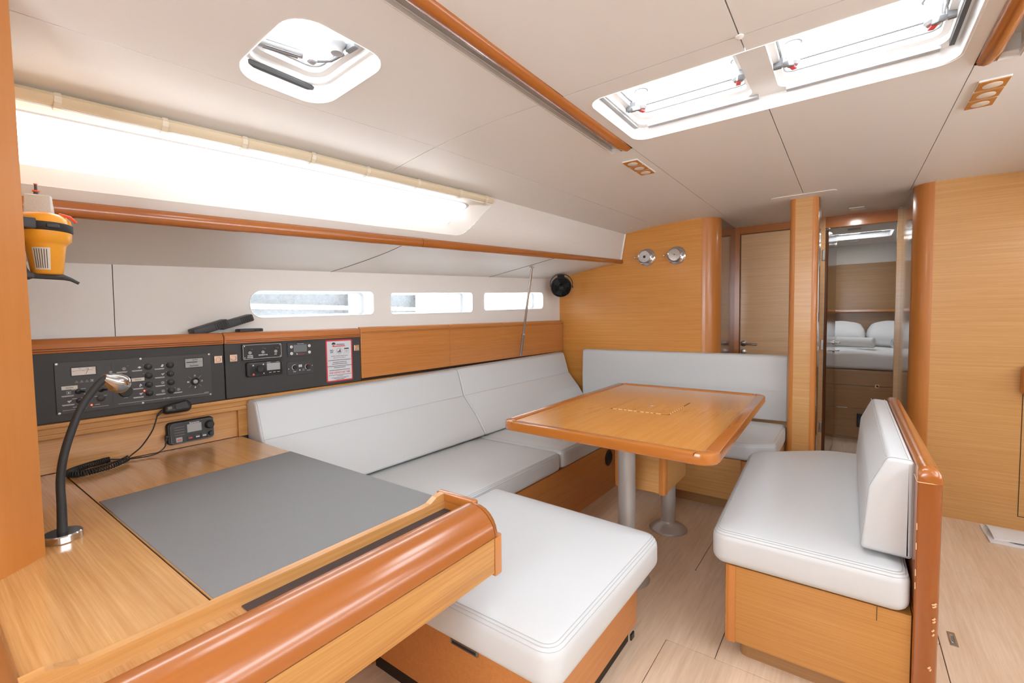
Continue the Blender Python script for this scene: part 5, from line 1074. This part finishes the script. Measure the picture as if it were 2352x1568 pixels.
for v in bm.verts: v.co.y += .012*math.sin(14*v.co.x+9*v.co.z)*(1 if v.co.y < 5.8 else 0); v.co.z += wrinkle(v.co) if v.co.z > .8 else 0
mt2 = thing('mattress', 'white sheeted mattress on the cabin bed', 'mattress', (-.1, 6.2, .70)); obj('sheet', bm, 'bed_linen', mt2, smooth=True, auto=0)
def pillow(cx, cy, cz, w_, h, d, rot, label):
    t = thing('pillow', label, 'pillow', (cx, cy, cz-d/2), 'pillows in the forward cabin'); bm = new(); M = Matrix.Translation((cx, cy, cz)) @ Matrix.Rotation(rot[0], 4, 'X') @ Matrix.Rotation(rot[1], 4, 'Y') @ Matrix.Rotation(rot[2], 4, 'Z')
    for sgn in (1, -1): grid(bm, lambda u, v: M @ Vector(((u-.5)*w_*(1-.10*(2*v-1)**2), (v-.5)*h*(1-.12*(2*u-1)**2), sgn*(.5*d*(max(0, (1-(2*u-1)**4)*(1-(2*v-1)**4)))**.5+.006*math.sin(17*u)*math.sin(13*v)*(1-(2*u-1)**4)*(1-(2*v-1)**4)))), 22, 16)
    bmesh.ops.remove_doubles(bm, verts=list(bm.verts), dist=.002); obj('pillowcase', bm, 'bed_linen', t, smooth=True, auto=0)
pillow(-.16, 6.45, 1.03, .62, .42, .20, (.45, .0, .05), 'white pillow on the port half of the cabin bed')
pillow(.46, 6.45, 1.03, .62, .42, .20, (.45, .0, -.06), 'white pillow on the starboard half of the cabin bed')
def towel_roll(a, b, r, label):
    a, b = Vector(a), Vector(b); t = thing('rolled_towel', label, 'towel', a, 'rolled towels on the cabin bed'); bm = new(); tube(bm, [a.lerp(b, k/6) for k in range(7)], r, 16); o = obj('towel_roll', bm, 'towel', t, smooth=True)
    d = (b-a).normalized(); M = frame_z(a-d*.001, -d); bm = new(); tube(bm, [M @ Vector((r*(.15+.75*k/40)*math.cos(k*.42), r*(.15+.75*k/40)*math.sin(k*.42), .002)) for k in range(41)], .004, 5); obj('towel_end', bm, 'bed_linen', o, smooth=True)
towel_roll((-.14, 5.86, .97), (-.40, 5.95, .97), .058, 'rolled white towel nearest the open door leaf')
towel_roll((.20, 5.86, .962), (-.10, 5.98, .962), .052, 'rolled white towel lying in front of the port pillow')
towel_roll((.36, 5.86, .962), (.62, 6.02, .962), .052, 'rolled white towel in front of the starboard pillow')
HC = hatch(H2, [rrect(-.30, .28, 5.80, 6.15, .04)], 'white roof hatch over the forward cabin bed', 2.062, .05, zf=lambda x, y: 2.062)
for x in (-.20, .16):
    bm = new(); rbox(bm, x-.09, x+.09, 6.06, 6.09, 2.10, 2.118, .004, 1); obj('blind_handle', bm, 'seal_grey', HC)
# ---- moored boat alongside, seen through the portlights
mb = thing('moored_boat', 'grey hull of a boat moored alongside, seen through the portlights', 'boat', (-5.4, -2, 0))
def side(y): return -5.0-.0016*max(0, y+2)**3
bm = new(); grid(bm, lambda u, v: Vector((side(-9+14.2*u)-.25*(1-v)**2, -9+14.2*u, .1+1.75*v)), 30, 6); obj('topsides', bm, 'moored_hull', mb, smooth=True)
bm = new(); rows = [(side(-9+14.2*u/30)+.03, -9+14.2*u/30, 1.425) for u in range(31)]; tube(bm, rows, .028, 10); obj('rubbing_strake', bm, 'gelcoat_white', mb, smooth=True)
bm = new(); grid(bm, lambda u, v: Vector((side(-9+14.2*u)-2.2*v, -9+14.2*u, 1.85+.05*v)), 30, 2); obj('deck', bm, 'gelcoat', mb)
for y, lb in ((3.62, 'white fender on the moored boat, seen through the portlight with the rounded end'), (5.0, 'white fender at the end of the moored boat, seen through the middle portlight')):
    xx = side(y)+.12; t = thing('fender', lb, 'fender', (xx, y, .7), 'fenders on the moored boat'); bm = new(); lathe(bm, [(.0, .55), (.08, .58), (.12, .68), (.12, 1.65), (.08, 1.74), (.03, 1.78)], Matrix.Translation((xx, y, 0)), 20); obj('fender_body', bm, 'gelcoat_white', t, smooth=True); bm = new(); tube(bm, [(xx, y, 1.77), (xx-.13, y, 1.87)], .012, 6); obj('fender_line', bm, 'white_plastic', t)
